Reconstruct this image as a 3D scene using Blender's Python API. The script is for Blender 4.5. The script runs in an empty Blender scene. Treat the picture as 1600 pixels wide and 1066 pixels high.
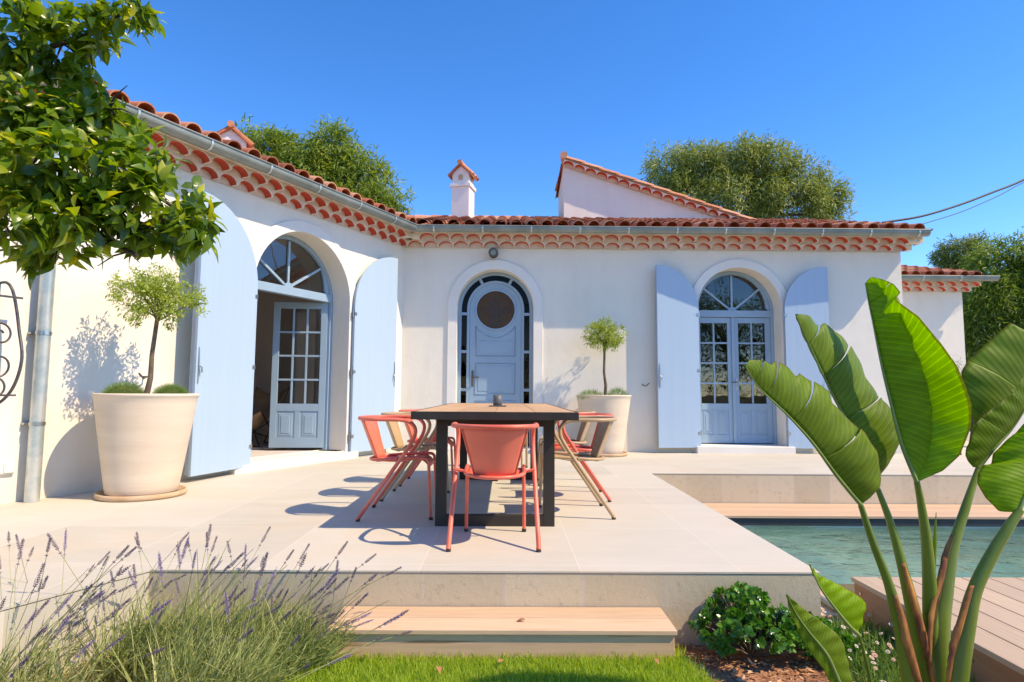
import bpy, math, random
import numpy as np
from mathutils import Vector, Matrix
random.seed(7); rng=np.random.default_rng(7)
PI=math.pi; R=math.radians
SC=bpy.context.scene; COL=SC.collection
# ------------------------------------------------------------------ materials
def nt(name):
    m=bpy.data.materials.new(name); m.use_nodes=True; t=m.node_tree; t.nodes.clear()
    o=t.nodes.new('ShaderNodeOutputMaterial'); return m,t,o
def N(t,ty,**k):
    n=t.nodes.new(ty)
    for a,b in k.items():
        if a in n.inputs: n.inputs[a].default_value=b
        else: setattr(n,a,b)
    return n
def ramp(t,src,stops):
    r=N(t,'ShaderNodeValToRGB'); e=r.color_ramp.elements
    while len(e)<len(stops): e.new(.5)
    for i,(p,c) in enumerate(stops): e[i].position=p; e[i].color=(*c,1)
    t.links.new(src,r.inputs[0]); return r.outputs[0]
def c4(c): return (*c,1)
def mixc(t,fac,a,b,mode='MIX'):
    m=N(t,'ShaderNodeMix',data_type='RGBA',blend_type=mode)
    for s,v in ((0,fac),(6,a),(7,b)):
        if isinstance(v,bpy.types.NodeSocket): t.links.new(v,m.inputs[s])
        else: m.inputs[s].default_value=v if s==0 else c4(v)
    return m.outputs[2]
def pos(t,world=False,scale=(1,1,1),loc=(0,0,0)):
    if world: s=N(t,'ShaderNodeNewGeometry').outputs['Position']
    else: s=N(t,'ShaderNodeTexCoord').outputs['Object']
    m=N(t,'ShaderNodeMapping'); m.inputs['Scale'].default_value=scale; m.inputs['Location'].default_value=loc
    t.links.new(s,m.inputs[0]); return m.outputs[0]
def noise(t,v,scale,detail=4,rough=.55):
    n=N(t,'ShaderNodeTexNoise'); n.inputs['Scale'].default_value=scale; n.inputs['Detail'].default_value=detail; n.inputs['Roughness'].default_value=rough
    t.links.new(v,n.inputs['Vector']); return n.outputs['Fac']
def bumpn(t,h,strength,dist,prev=None):
    b=N(t,'ShaderNodeBump'); b.inputs['Strength'].default_value=strength; b.inputs['Distance'].default_value=dist
    t.links.new(h,b.inputs['Height'])
    if prev: t.links.new(prev,b.inputs['Normal'])
    return b.outputs[0]
def finish(t,o,col,rough=.6,nrm=None,metal=0,spec=.5,coat=0,roughsock=None):
    p=N(t,'ShaderNodeBsdfPrincipled'); p.inputs['Roughness'].default_value=rough; p.inputs['Metallic'].default_value=metal
    p.inputs['Specular IOR Level'].default_value=spec; p.inputs['Coat Weight'].default_value=coat
    if isinstance(col,bpy.types.NodeSocket): t.links.new(col,p.inputs['Base Color'])
    else: p.inputs['Base Color'].default_value=c4(col)
    if nrm: t.links.new(nrm,p.inputs['Normal'])
    if roughsock: t.links.new(roughsock,p.inputs['Roughness'])
    t.links.new(p.outputs[0],o.inputs[0]); return p
def simple(name,col,col2=None,rough=.6,scale=6,bump=.0,bscale=80,bdist=.002,metal=0,spec=.5,coat=0,world=False,stretch=(1,1,1),lo=.35,hi=.65):
    m,t,o=nt(name); v=pos(t,world,stretch)
    c=ramp(t,noise(t,v,scale),[(lo,col),(hi,col2 or tuple(x*.85 for x in col))])
    n=bumpn(t,noise(t,v,bscale,3),bump,bdist) if bump else None
    finish(t,o,c,rough,n,metal,spec,coat); return m
def leafmat(name,a,b,c=None,rough=.4,trans=.35,tcol=None,spec=.5,hueby='tone'):
    m,t,o=nt(name); at=N(t,'ShaderNodeAttribute',attribute_name='tone')
    st=[(0,a),(.6,b)]+([(1,c)] if c else [])
    col=ramp(t,at.outputs['Fac'],st)
    p=N(t,'ShaderNodeBsdfPrincipled'); p.inputs['Roughness'].default_value=rough; p.inputs['Specular IOR Level'].default_value=spec
    t.links.new(col,p.inputs['Base Color'])
    tr=N(t,'ShaderNodeBsdfTranslucent'); tc=mixc(t,1.0,col,tcol or (2.2,2.0,.8),'MULTIPLY'); t.links.new(tc,tr.inputs[0])
    mx=N(t,'ShaderNodeMixShader'); mx.inputs[0].default_value=trans
    t.links.new(p.outputs[0],mx.inputs[1]); t.links.new(tr.outputs[0],mx.inputs[2]); t.links.new(mx.outputs[0],o.inputs[0]); return m
M={}
def plaster(name,a,b,stain):
    m,t,o=nt(name); v=pos(t,True)
    c=ramp(t,noise(t,v,1.3,6),[(.3,a),(.7,b)])
    st=noise(t,pos(t,True,(2.2,2.2,.5)),1.2,6,.7); c=mixc(t,ramp(t,st,[(.50,(0,0,0)),(.74,(.42,.42,.42))]),c,stain)
    z=N(t,'ShaderNodeSeparateXYZ'); t.links.new(pos(t,True),z.inputs[0])
    mr=N(t,'ShaderNodeMapRange'); mr.inputs[1].default_value=.0; mr.inputs[2].default_value=.28; mr.inputs[3].default_value=.5; mr.inputs[4].default_value=0
    t.links.new(z.outputs[2],mr.inputs[0]); mm=N(t,'ShaderNodeMath',operation='MULTIPLY'); t.links.new(mr.outputs[0],mm.inputs[0]); t.links.new(noise(t,v,7,6,.7),mm.inputs[1])
    c=mixc(t,mm.outputs[0],c,(.50,.42,.31))   # splash dirt along the foot of the wall
    b=bumpn(t,noise(t,v,170,4,.7),.35,.0025); b=bumpn(t,noise(t,v,5,3),.25,.02,b)
    finish(t,o,c,.9,b,spec=.2); return m
M['plaster']=plaster('wall_plaster',(.83,.785,.69),(.79,.74,.645),(.70,.63,.52))
M['plaster2']=plaster('pink_plaster',(.80,.735,.67),(.76,.69,.62),(.66,.58,.5))
M['trim']=simple('white_trim_render',(.82,.785,.72),(.77,.735,.67),.8,2,.15,150,.002,world=True)
M['mortar']=simple('cornice_mortar',(.76,.66,.55),(.66,.53,.41),.85,5,.5,40,.008,world=True)
M['red']=simple('red_cornice_paint',(.56,.065,.03),(.46,.055,.028),.7,9,.15,60,.003,world=True)
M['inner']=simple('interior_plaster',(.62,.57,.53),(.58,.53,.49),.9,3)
M['dimroom']=simple('dim_room_plaster',(.16,.12,.09),(.12,.09,.07),.9,3)  # interior plaster darkened in colour so the facade rooms look unlit
M['shutter']=simple('shutter_blue_paint',(.385,.53,.665),(.37,.512,.648),.5,16,.10,30,.003,stretch=(1,1,.02),spec=.35)
M['shutedge']=simple('shutter_edge_paint',(.33,.42,.56),(.29,.37,.50),.45,6)
M['frameblue']=simple('door_blue_paint',(.29,.42,.53),(.265,.39,.50),.4,3,.05,50,.002)
M['zinc']=simple('zinc_sheet',(.30,.33,.30),(.20,.23,.205),.5,4,.08,20,.004,metal=.35,world=True,lo=.3,hi=.7)
M['pipe']=simple('galvanised_pipe',(.46,.54,.54),(.62,.64,.60),.38,9,.08,30,.003,metal=.6,lo=.42,hi=.58)
M['steel']=simple('steel_fitting',(.5,.5,.5),(.4,.4,.4),.3,9,metal=1)
M['iron']=simple('wrought_iron',(.06,.055,.06),(.12,.11,.11),.45,30,.2,60,.002,metal=.4)
M['black']=simple('black_table_steel',(.022,.017,.013),(.032,.026,.02),.55,8,.06,90,.001)
M['dark']=simple('dark_bronze',(.07,.065,.055),(.11,.10,.085),.4,14)
M['rubber']=simple('rubber_foot',(.05,.035,.03),(.03,.025,.02),.8,20)
M['coral']=simple('coral_powder_coat',(.88,.205,.135),(.68,.12,.075),.38,5,.03,150,.0005,spec=.4)
M['coral_pan']=simple('coral_sheet',(.88,.205,.135),(.81,.18,.115),.42,4,spec=.4)
M['tan']=simple('tan_powder_coat',(.52,.36,.205),(.48,.33,.185),.42,5,.03,150,.0005,spec=.4)
M['pot']=simple('cream_clay_pot',(.74,.63,.50),(.66,.54,.41),.75,2.5,.25,25,.004,stretch=(.4,.4,3.2))
M['saucer']=simple('clay_saucer',(.62,.45,.30),(.5,.33,.19),.75,6,.2,40,.003)
M['soil']=simple('potting_soil',(.10,.06,.035),(.05,.03,.02),.95,30,.8,50,.02)
M['cup']=simple('grey_stoneware',(.09,.10,.10),(.12,.13,.13),.5,20)
M['leather']=simple('tan_leather',(.42,.28,.18),(.36,.23,.14),.6,6)
M['socket']=simple('white_socket_plastic',(.78,.76,.68),(.74,.72,.65),.4,6)
M['cable']=simple('black_cable',(.015,.015,.018),(.02,.02,.02),.6,6)
def tile_m():
    m,t,o=nt('clay_roof_tile'); at=N(t,'ShaderNodeAttribute',attribute_name='tone'); v=pos(t,True)
    c=ramp(t,at.outputs['Fac'],[(0,(.26,.095,.055)),(.35,(.50,.165,.085)),(.7,(.62,.25,.135)),(1,(.68,.37,.23))])
    c=mixc(t,ramp(t,noise(t,v,9,6,.7),[(.52,(0,0,0)),(.70,(.6,.6,.6))]),c,(.16,.09,.065))
    c=mixc(t,ramp(t,noise(t,v,30,4,.7),[(.60,(0,0,0)),(.72,(.6,.6,.6))]),c,(.42,.36,.27))
    finish(t,o,c,.85,bumpn(t,noise(t,v,60,4),.5,.006),spec=.25); return m
M['tile']=tile_m()
def wood(name,a,b,sx,dark=None,rough=.6,gs=1.0):
    # grain stretched along one axis
    m,t,o=nt(name); v=pos(t,False,sx); at=N(t,'ShaderNodeAttribute',attribute_name='tone')
    w=noise(t,v,6*gs,8,.65); c=ramp(t,w,[(.35,a),(.62,b)])
    c=mixc(t,.35,c,ramp(t,at.outputs['Fac'],[(0,tuple(x*.75 for x in a)),(1,tuple(min(1,x*1.2) for x in a))]))
    if dark: c=mixc(t,ramp(t,noise(t,pos(t,False,tuple(x*.35 for x in sx)),9,3),[(.62,(0,0,0)),(.72,(.7,.7,.7))]),c,dark)
    finish(t,o,c,rough,bumpn(t,w,.3,.002),spec=.3); return m
M['teak']=wood('teak_table_boards',(.66,.41,.22),(.55,.32,.16),(9,.6,9),rough=.5)
M['larch']=wood('pale_larch_boards',(.70,.49,.325),(.57,.38,.24),(.5,9,9),dark=(.55,.30,.17))
M['larchside']=wood('larch_riser_board',(.74,.48,.31),(.62,.39,.25),(.5,9,9),dark=(.28,.13,.06))
M['deck']=wood('deck_boards',(.58,.44,.31),(.48,.355,.245),(9,.5,9))
M['deckside']=wood('deck_fascia',(.40,.215,.12),(.32,.165,.085),(9,.5,6),dark=(.2,.09,.05))
def stone_m():
    m,t,o=nt('limestone_tile'); v=pos(t,True,loc=(-.387,-3.26,0))
    b=N(t,'ShaderNodeTexBrick'); b.offset=0; t.links.new(v,b.inputs['Vector'])
    for k,x in (('Scale',1),('Mortar Size',.0036),('Mortar Smooth',.1),('Brick Width',.817),('Row Height',.87),('Bias',0)): b.inputs[k].default_value=x
    b.inputs['Color1'].default_value=(.57,.545,.46,1); b.inputs['Color2'].default_value=(.50,.475,.395,1); b.inputs['Mortar'].default_value=(.64,.60,.52,1)
    wv=pos(t,True,(1,2.2,1)); c=mixc(t,ramp(t,noise(t,wv,1.6,7,.65),[(.38,(0,0,0)),(.75,(.55,.55,.55))]),b.outputs[0],(.66,.60,.52))
    c=mixc(t,ramp(t,noise(t,v,.8,5,.7),[(.50,(0,0,0)),(.75,(.5,.5,.5))]),c,(.62,.47,.31))
    c=mixc(t,ramp(t,noise(t,v,55,3,.7),[(.60,(0,0,0)),(.75,(.25,.25,.25))]),c,(.40,.34,.27))
    h=mixc(t,.5,noise(t,v,90,4,.7),b.outputs['Fac'])
    finish(t,o,c,.72,bumpn(t,noise(t,v,90,4,.7),.25,.002),spec=.3); return m
M['stone']=stone_m()
def riser_m(name,ax):
    m,t,o=nt(name); g=N(t,'ShaderNodeNewGeometry'); s=N(t,'ShaderNodeSeparateXYZ'); t.links.new(g.outputs['Position'],s.inputs[0])
    cb=N(t,'ShaderNodeCombineXYZ'); t.links.new(s.outputs[ax],cb.inputs[0]); t.links.new(s.outputs[2],cb.inputs[1])
    ad=N(t,'ShaderNodeVectorMath',operation='ADD'); ad.inputs[1].default_value=(20.32,3,0); t.links.new(cb.outputs[0],ad.inputs[0])
    b=N(t,'ShaderNodeTexBrick'); b.offset=0; t.links.new(ad.outputs[0],b.inputs['Vector'])
    for k,x in (('Scale',1),('Mortar Size',.0045),('Mortar Smooth',.1),('Brick Width',.4064),('Row Height',9),('Bias',0)): b.inputs[k].default_value=x
    b.inputs['Color1'].default_value=(.68,.58,.42,1); b.inputs['Color2'].default_value=(.57,.485,.345,1); b.inputs['Mortar'].default_value=(.58,.53,.45,1)
    v=pos(t,True); c=mixc(t,ramp(t,noise(t,v,4,7,.7),[(.4,(0,0,0)),(.7,(.5,.5,.5))]),b.outputs[0],(.60,.53,.40))
    c=mixc(t,ramp(t,noise(t,v,20,6,.75),[(.55,(0,0,0)),(.7,(.4,.4,.4))]),c,(.26,.22,.17))
    bb=bumpn(t,noise(t,pos(t,True,(1,1,.6)),38,6,.75),.35,.007); finish(t,o,c,.85,bumpn(t,noise(t,v,160,3,.7),.4,.003,bb),spec=.2); return m
M['riserx']=riser_m('split_stone_riser',0); M['risery']=riser_m('split_stone_side',1)
def glass_m(name,tint,refl,rough=.0,mul=1.6):
    m,t,o=nt(name); tr=N(t,'ShaderNodeBsdfTransparent'); tr.inputs[0].default_value=c4(tint)
    g=N(t,'ShaderNodeBsdfGlossy'); g.inputs['Roughness'].default_value=rough
    n=bumpn(t,noise(t,pos(t),2.2,2),.05,.02); t.links.new(n,g.inputs['Normal'])
    f=N(t,'ShaderNodeFresnel'); f.inputs[0].default_value=1.5
    a=N(t,'ShaderNodeMath',operation='MULTIPLY_ADD'); a.inputs[1].default_value=mul; a.inputs[2].default_value=refl; a.use_clamp=True; t.links.new(f.outputs[0],a.inputs[0])
    mx=N(t,'ShaderNodeMixShader'); t.links.new(a.outputs[0],mx.inputs[0]); t.links.new(tr.outputs[0],mx.inputs[1]); t.links.new(g.outputs[0],mx.inputs[2]); t.links.new(mx.outputs[0],o.inputs[0]); return m
M['glass']=glass_m('window_glass',(.50,.54,.56),.04); M['darkglass']=glass_m('tinted_door_glass',(.62,.36,.20),.0,0,.30)
def water_m():
    m,t,o=nt('pool_water'); v=pos(t,True,(1,1.6,1))
    n1=noise(t,v,2.6,3,.5); n2=noise(t,v,9,3,.6); b=bumpn(t,n1,.5,.09); b=bumpn(t,n2,.5,.02,b)
    tr=N(t,'ShaderNodeBsdfRefraction'); tr.inputs['IOR'].default_value=1.2; tr.inputs['Roughness'].default_value=0; tr.inputs[0].default_value=(.66,.95,.96,1); t.links.new(b,tr.inputs['Normal'])
    tt=N(t,'ShaderNodeBsdfTransparent'); tt.inputs[0].default_value=(.68,.96,.97,1)
    m1=N(t,'ShaderNodeMixShader'); m1.inputs[0].default_value=.5; t.links.new(tt.outputs[0],m1.inputs[1]); t.links.new(tr.outputs[0],m1.inputs[2])
    g=N(t,'ShaderNodeBsdfGlossy'); g.inputs['Roughness'].default_value=.02; t.links.new(b,g.inputs['Normal'])
    f=N(t,'ShaderNodeFresnel'); f.inputs[0].default_value=1.33; t.links.new(b,f.inputs['Normal'])
    mx=N(t,'ShaderNodeMixShader'); t.links.new(f.outputs[0],mx.inputs[0]); t.links.new(m1.outputs[0],mx.inputs[1]); t.links.new(g.outputs[0],mx.inputs[2]); t.links.new(mx.outputs[0],o.inputs[0]); return m
M['water']=water_m()
M['pool']=simple('pool_stone_lining',(.78,.85,.80),(.64,.74,.70),.6,5,.2,30,.004,world=True)
M['slot']=simple('pool_cover_slot',(.03,.04,.05),(.02,.03,.035),.5,6)
M['ground']=simple('garden_earth',(.17,.125,.07),(.10,.11,.045),.95,1.2,.5,12,.05,world=True)
M['mulchbed']=simple('mulch_bed_soil',(.50,.25,.13),(.28,.13,.07),.95,22,.9,60,.02,world=True)
M['lawn']=simple('lawn_soil',(.09,.12,.03),(.05,.08,.02),.95,20,.5,60,.02,world=True)
def chip_m():
    m,t,o=nt('bark_mulch_chips'); at=N(t,'ShaderNodeAttribute',attribute_name='tone')
    c=ramp(t,at.outputs['Fac'],[(0,(.22,.09,.045)),(.4,(.50,.24,.12)),(.8,(.68,.40,.24)),(1,(.78,.56,.40))])
    finish(t,o,c,.85,None,spec=.2); return m
M['chips']=chip_m()
M['grass']=leafmat('lawn_grass',(.22,.34,.03),(.38,.52,.05),(.52,.62,.10),.5,.45,(1.4,1.5,.7))
M['citrus']=leafmat('citrus_leaf',(.03,.08,.010),(.14,.25,.022),(.46,.46,.05),.30,.42,(2.6,2.3,.9),.6)
M['topiary']=leafmat('standard_tree_leaf',(.15,.23,.03),(.30,.39,.06),(.50,.55,.13),.45,.4,(1.6,1.6,.8))
M['cushion']=leafmat('cushion_plant_leaf',(.09,.17,.03),(.18,.30,.06),(.27,.40,.10),.5,.3,(1.5,1.6,.8))
M['tree1']=leafmat('broad_tree_leaf',(.055,.115,.018),(.13,.22,.03),(.26,.33,.055),.5,.35,(2.0,1.9,.8))
M['tree2']=leafmat('grey_green_tree_leaf',(.08,.125,.03),(.17,.23,.05),(.33,.37,.11),.5,.28,(1.7,1.7,.9))
M['bush']=leafmat('round_glossy_leaf',(.03,.11,.015),(.07,.22,.025),(.20,.40,.06),.25,.2,(1.8,2.0,.8),.6)
M['lav']=leafmat('lavender_leaf',(.17,.21,.06),(.36,.42,.14),(.64,.64,.32),.6,.3,(1.4,1.5,.9))
M['lavflower']=leafmat('lavender_flower',(.19,.155,.17),(.32,.24,.42),(.52,.40,.74),.7,.2,(1.2,1.1,1.3))
M['daisyleaf']=leafmat('daisy_leaf',(.06,.14,.02),(.13,.25,.05),(.24,.36,.10),.5,.3)
M['petal']=leafmat('daisy_petal',(.8,.8,.76),(.78,.66,.64),(.72,.35,.36),.6,.2,(1,1,1))
M['yellow']=simple('daisy_centre',(.7,.45,.05),(.6,.35,.04),.7,30)
M['bark']=simple('tree_bark',(.20,.145,.10),(.11,.08,.055),.9,20,.7,50,.008)
M['darkbark']=simple('citrus_bark',(.085,.06,.04),(.05,.036,.026),.85,20,.6,50,.008)
M['sheath']=simple('dry_leaf_sheath',(.50,.22,.045),(.16,.045,.018),.7,22,.3,60,.003,stretch=(1,1,.3))
def strel(name,a,b,trans,tmul):
    m,t,o=nt(name); uv=N(t,'ShaderNodeUVMap',uv_map='UVMap'); sp=N(t,'ShaderNodeSeparateXYZ'); t.links.new(uv.outputs[0],sp.inputs[0])
    # side veins run from the midrib to the margin, slightly forward
    ma=N(t,'ShaderNodeMath',operation='MULTIPLY_ADD'); ma.inputs[1].default_value=-.10; t.links.new(sp.outputs[1],ma.inputs[0]); t.links.new(sp.outputs[0],ma.inputs[2])
    cb=N(t,'ShaderNodeCombineXYZ'); t.links.new(ma.outputs[0],cb.inputs[0])
    w=N(t,'ShaderNodeTexWave'); w.inputs['Scale'].default_value=11; w.inputs['Distortion'].default_value=.6; w.inputs['Detail'].default_value=1; t.links.new(cb.outputs[0],w.inputs[0])
    w2=N(t,'ShaderNodeTexWave'); w2.inputs['Scale'].default_value=44; w2.inputs['Distortion'].default_value=.8; t.links.new(cb.outputs[0],w2.inputs[0])
    cb2=N(t,'ShaderNodeMapping'); cb2.inputs['Scale'].default_value=(14,1.6,1); t.links.new(uv.outputs[0],cb2.inputs[0])
    c=ramp(t,noise(t,cb2.outputs[0],1.2,4),[(.3,a),(.7,b)])
    c=mixc(t,ramp(t,w.outputs['Fac'],[(.90,(0,0,0)),(1,(.3,.3,.3))]),c,tuple(min(1,x*1.9) for x in b))
    ab=N(t,'ShaderNodeMath',operation='ABSOLUTE'); t.links.new(sp.outputs[1],ab.inputs[0])
    er=N(t,'ShaderNodeMath',operation='MULTIPLY_ADD'); er.inputs[1].default_value=.06; t.links.new(noise(t,cb2.outputs[0],3,4),er.inputs[0]); t.links.new(ab.outputs[0],er.inputs[2])
    c=mixc(t,ramp(t,er.outputs[0],[(.0,(0,0,0)),(.5,(0,0,0)),(.99,(0,0,0)),(1,(.8,.8,.8))]) if False else ramp(t,er.outputs[0],[(.996,(0,0,0)),(1.0,(.5,.5,.5))]),c,(.20,.11,.03))
    h=mixc(t,.35,w.outputs['Fac'],w2.outputs['Fac']); bn=bumpn(t,h,.32,.004)
    p=N(t,'ShaderNodeBsdfPrincipled'); p.inputs['Roughness'].default_value=.46; p.inputs['Specular IOR Level'].default_value=.32; t.links.new(c,p.inputs['Base Color']); t.links.new(bn,p.inputs['Normal'])
    tr=N(t,'ShaderNodeBsdfTranslucent'); t.links.new(mixc(t,1.0,c,tmul,'MULTIPLY'),tr.inputs[0]); t.links.new(bn,tr.inputs['Normal'])
    mx=N(t,'ShaderNodeMixShader'); mx.inputs[0].default_value=trans; t.links.new(p.outputs[0],mx.inputs[1]); t.links.new(tr.outputs[0],mx.inputs[2]); t.links.new(mx.outputs[0],o.inputs[0]); return m
M['strel']=strel('strelitzia_leaf',(.145,.235,.018),(.21,.32,.03),.50,(2.1,2.0,.4))
M['strelbright']=strel('strelitzia_bright_leaf',(.19,.33,.008),(.27,.43,.014),.52,(2.2,2.1,.4))  # brighter, yellower copy of the leaf green, used on some leaves
M['petiole']=simple('strelitzia_stalk',(.15,.225,.025),(.085,.15,.016),.38,7,.15,40,.003,stretch=(1,1,.15))
M['midrib']=simple('strelitzia_midrib',(.20,.30,.08),(.14,.22,.05),.4,7)
# ------------------------------------------------------------------ mesh builder
class MB:
    def __init__(s): s.v=[]; s.f=[]; s.m=[]; s.s=[]; s.t=[]; s.uv=None
    def add(s,vs,fs,mi=0,sm=False,tone=.5):
        b=len(s.v); s.v.extend([tuple(map(float,p)) for p in vs])
        for f in fs: s.f.append([b+i for i in f]); s.m.append(mi); s.s.append(sm); s.t.append(tone)
    def box(s,x0,x1,y0,y1,z0,z1,F=None,mi=0,tone=.5):
        P=[(x,y,z) for x in (x0,x1) for y in (y0,y1) for z in (z0,z1)]
        if F: P=[F(*p) for p in P]
        s.add(P,[(0,1,3,2),(4,6,7,5),(0,4,5,1),(2,3,7,6),(0,2,6,4),(1,5,7,3)],mi,False,tone)
    def tube(s,pts,r,n=10,cap=True,mi=0,tone=.5,sx=1.0):
        pts=[Vector(p) for p in pts]; k=len(pts); rr=r if isinstance(r,(list,tuple)) else [r]*k
        t0=(pts[1]-pts[0]).normalized(); a=Vector((0,0,1)) if abs(t0.z)<.9 else Vector((1,0,0)); nrm=t0.cross(a).normalized(); V=[]
        for i in range(k):
            t=(pts[min(i+1,k-1)]-pts[max(i-1,0)]).normalized(); nrm=(nrm-t*nrm.dot(t)).normalized(); bi=t.cross(nrm)
            for j in range(n): an=2*PI*j/n; V.append(pts[i]+(nrm*math.cos(an)*sx+bi*math.sin(an))*rr[i])
        Fs=[(i*n+j,i*n+(j+1)%n,(i+1)*n+(j+1)%n,(i+1)*n+j) for i in range(k-1) for j in range(n)]
        s.add(V,Fs,mi,True,tone)
        if cap: s.add(V[:n],[tuple(range(n))[::-1]],mi,False,tone); s.add(V[-n:],[tuple(range(n))],mi,False,tone)
    def lathe(s,prof,c,n=40,mi=0,sm=True):
        V=[(c[0]+r*math.cos(2*PI*j/n),c[1]+r*math.sin(2*PI*j/n),c[2]+z) for r,z in prof for j in range(n)]
        s.add(V,[(i*n+j,i*n+(j+1)%n,(i+1)*n+(j+1)%n,(i+1)*n+j) for i in range(len(prof)-1) for j in range(n)],mi,sm)
    def strip(s,A,B,w0,w1,F,mi=0):
        # solid band between two polylines (u,z), from depth w0 to w1
        n=len(A); V=[F(u,w,z) for w in (w0,w1) for L in (A,B) for u,z in L]; a0,b0,a1,b1=0,n,2*n,3*n; fs=[]
        for i in range(n-1):
            fs+=[(a1+i,a1+i+1,b1+i+1,b1+i),(a0+i,b0+i,b0+i+1,a0+i+1),(a0+i,a0+i+1,a1+i+1,a1+i),(b0+i,b1+i,b1+i+1,b0+i+1)]
        fs+=[(a0,a1,b1,b0),(a0+n-1,b0+n-1,b1+n-1,a1+n-1)]; s.add(V,fs,mi)
    def build(s,name,mats,parent=None,bevel=0,base=(0,0,0)):
        if not isinstance(mats,(list,tuple)): mats=[mats]
        me=bpy.data.meshes.new(name); off=Vector(base)
        p=parent
        while p is not None: off=off+p.location; p=p.parent
        V=np.array(s.v,dtype=np.float64).reshape(-1,3)-np.array(off)
        me.from_pydata(V.tolist(),[],s.f); 
        for m in mats: me.materials.append(m)
        me.polygons.foreach_set('material_index',s.m); me.polygons.foreach_set('use_smooth',s.s)
        at=me.attributes.new('tone','FLOAT','FACE'); at.data.foreach_set('value',s.t)
        if s.uv is not None:
            l=me.uv_layers.new(name='UVMap'); vi=np.zeros(len(me.loops),dtype=np.int32); me.loops.foreach_get('vertex_index',vi)
            l.data.foreach_set('uv',np.array(s.uv,dtype=np.float32)[vi].ravel())
        me.update(); o=bpy.data.objects.new(name,me); COL.objects.link(o); o.location=base
        if parent is not None: o.parent=parent
        if bevel:
            b=o.modifiers.new('edge','BEVEL'); b.width=bevel; b.segments=2; b.limit_method='ANGLE'
        return o
def tag(o,label=None,cat=None,group=None,kind=None):
    if label: o['label']=label
    if cat: o['category']=cat
    if group: o['group']=group
    if kind: o['kind']=kind
    return o
def thing(name,label,cat,loc=(0,0,0),rz=0,group=None):
    o=bpy.data.objects.new(name,None); COL.objects.link(o); o.location=loc; o.rotation_euler=(0,0,rz); o.empty_display_size=.1
    return tag(o,label,cat,group)
def dup(root,loc,rz,label):
    r=root.copy(); COL.objects.link(r); r.location=loc; r.rotation_euler=(0,0,rz); r['label']=label
    def kids(src,dst):
        for ch in list(src.children):
            c=ch.copy(); COL.objects.link(c); c.parent=dst; kids(ch,c)
    kids(root,r); return r
def npmesh(name,V,Fq,mat,tone,parent=None,smooth=False,uv=None):
    me=bpy.data.meshes.new(name); n=len(V); k=Fq.shape[1]; off=Vector((0,0,0)); p=parent
    while p is not None: off=off+p.location; p=p.parent
    V=V-np.array(off)
    me.vertices.add(n); me.vertices.foreach_set('co',V.astype(np.float32).ravel())
    me.loops.add(Fq.size); me.loops.foreach_set('vertex_index',Fq.astype(np.int32).ravel())
    me.polygons.add(len(Fq)); me.polygons.foreach_set('loop_start',np.arange(0,Fq.size,k,dtype=np.int32))
    try: me.polygons.foreach_set('loop_total',np.full(len(Fq),k,dtype=np.int32))
    except Exception: pass
    me.update(calc_edges=True); me.materials.append(mat)
    if smooth: me.polygons.foreach_set('use_smooth',np.ones(len(Fq),dtype=bool))
    at=me.attributes.new('tone','FLOAT','FACE'); at.data.foreach_set('value',tone.astype(np.float32))
    me.validate(); o=bpy.data.objects.new(name,me); COL.objects.link(o)
    if parent is not None: o.parent=parent
    return o
def nrmz(a): return a/np.maximum(np.linalg.norm(a,axis=1,keepdims=True),1e-9)
def leaves(P,D,Nn,L,W,tone,secs=2,curl=.25,fold=.3,round_=False):
    """batch of leaf blades: base P, direction D, normal Nn, length L, half width W"""
    D=nrmz(D); S=nrmz(np.cross(D,Nn)); Nn=np.cross(S,D); n=len(P); rows=[]
    for i in range(secs+1):
        t=i/secs; w=math.sin(PI*min(.97,max(.03,t))**(.75 if not round_ else 1.25))*W; c=P+D*(L*t)[:,None]-Nn*(L*curl*t*t)[:,None]
        up=Nn*(w*fold)[:,None]; rows.append(np.stack([c-S*w[:,None]+up,c,c+S*w[:,None]+up],1))
    V=np.stack(rows,1).reshape(n,(secs+1)*3,3); base=(np.arange(n)*(secs+1)*3)[:,None,None]
    q=[]
    for i in range(secs):
        a=i*3; q+=[[a,a+1,a+4,a+3],[a+1,a+2,a+5,a+4]]
    F=(np.array(q)[None]+base).reshape(-1,4); return V.reshape(-1,3),F,np.repeat(tone,2*secs)
def crown(blobs,n,L,Wr,ncl,spread,depth=1.0,secs=2,drop=.2,surf=.5,curl=.25,round_=False,tbias=0):
    """clumpy foliage: twig clusters through the blobs' volume, leaves around each twig"""
    B=np.array(blobs); vol=B[:,3]*B[:,4]; pr=vol/vol.sum()
    bi=rng.choice(len(B),ncl,p=pr); d=nrmz(rng.normal(size=(ncl,3))); rad=(surf+(1-surf)*rng.random(ncl)**.5)*rng.uniform(.75,1.08,ncl)
    C=B[bi,:3]+d*rad[:,None]*np.stack([B[bi,3],B[bi,3]*depth,B[bi,4]],1); ct=rng.random(ncl)
    k=rng.integers(0,ncl,n); sd=nrmz(rng.normal(size=(n,3)))*(rng.random(n)**.5)[:,None]*spread; P=C[k]+sd
    D=nrmz(d[k]*.7+rng.normal(size=(n,3))*.7+np.array([0,0,-drop])); Nn=nrmz(rng.normal(size=(n,3))*.6+np.array([.3,-.2,.9]))
    l=L*rng.uniform(.6,1.2,n); tone=np.clip(.30*ct[k]+.62*rng.random(n)**1.2+tbias,0,1)
    return leaves(P,D,Nn,l,l*Wr*rng.uniform(.8,1.15,n),tone,secs,curl,.3,round_)
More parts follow.
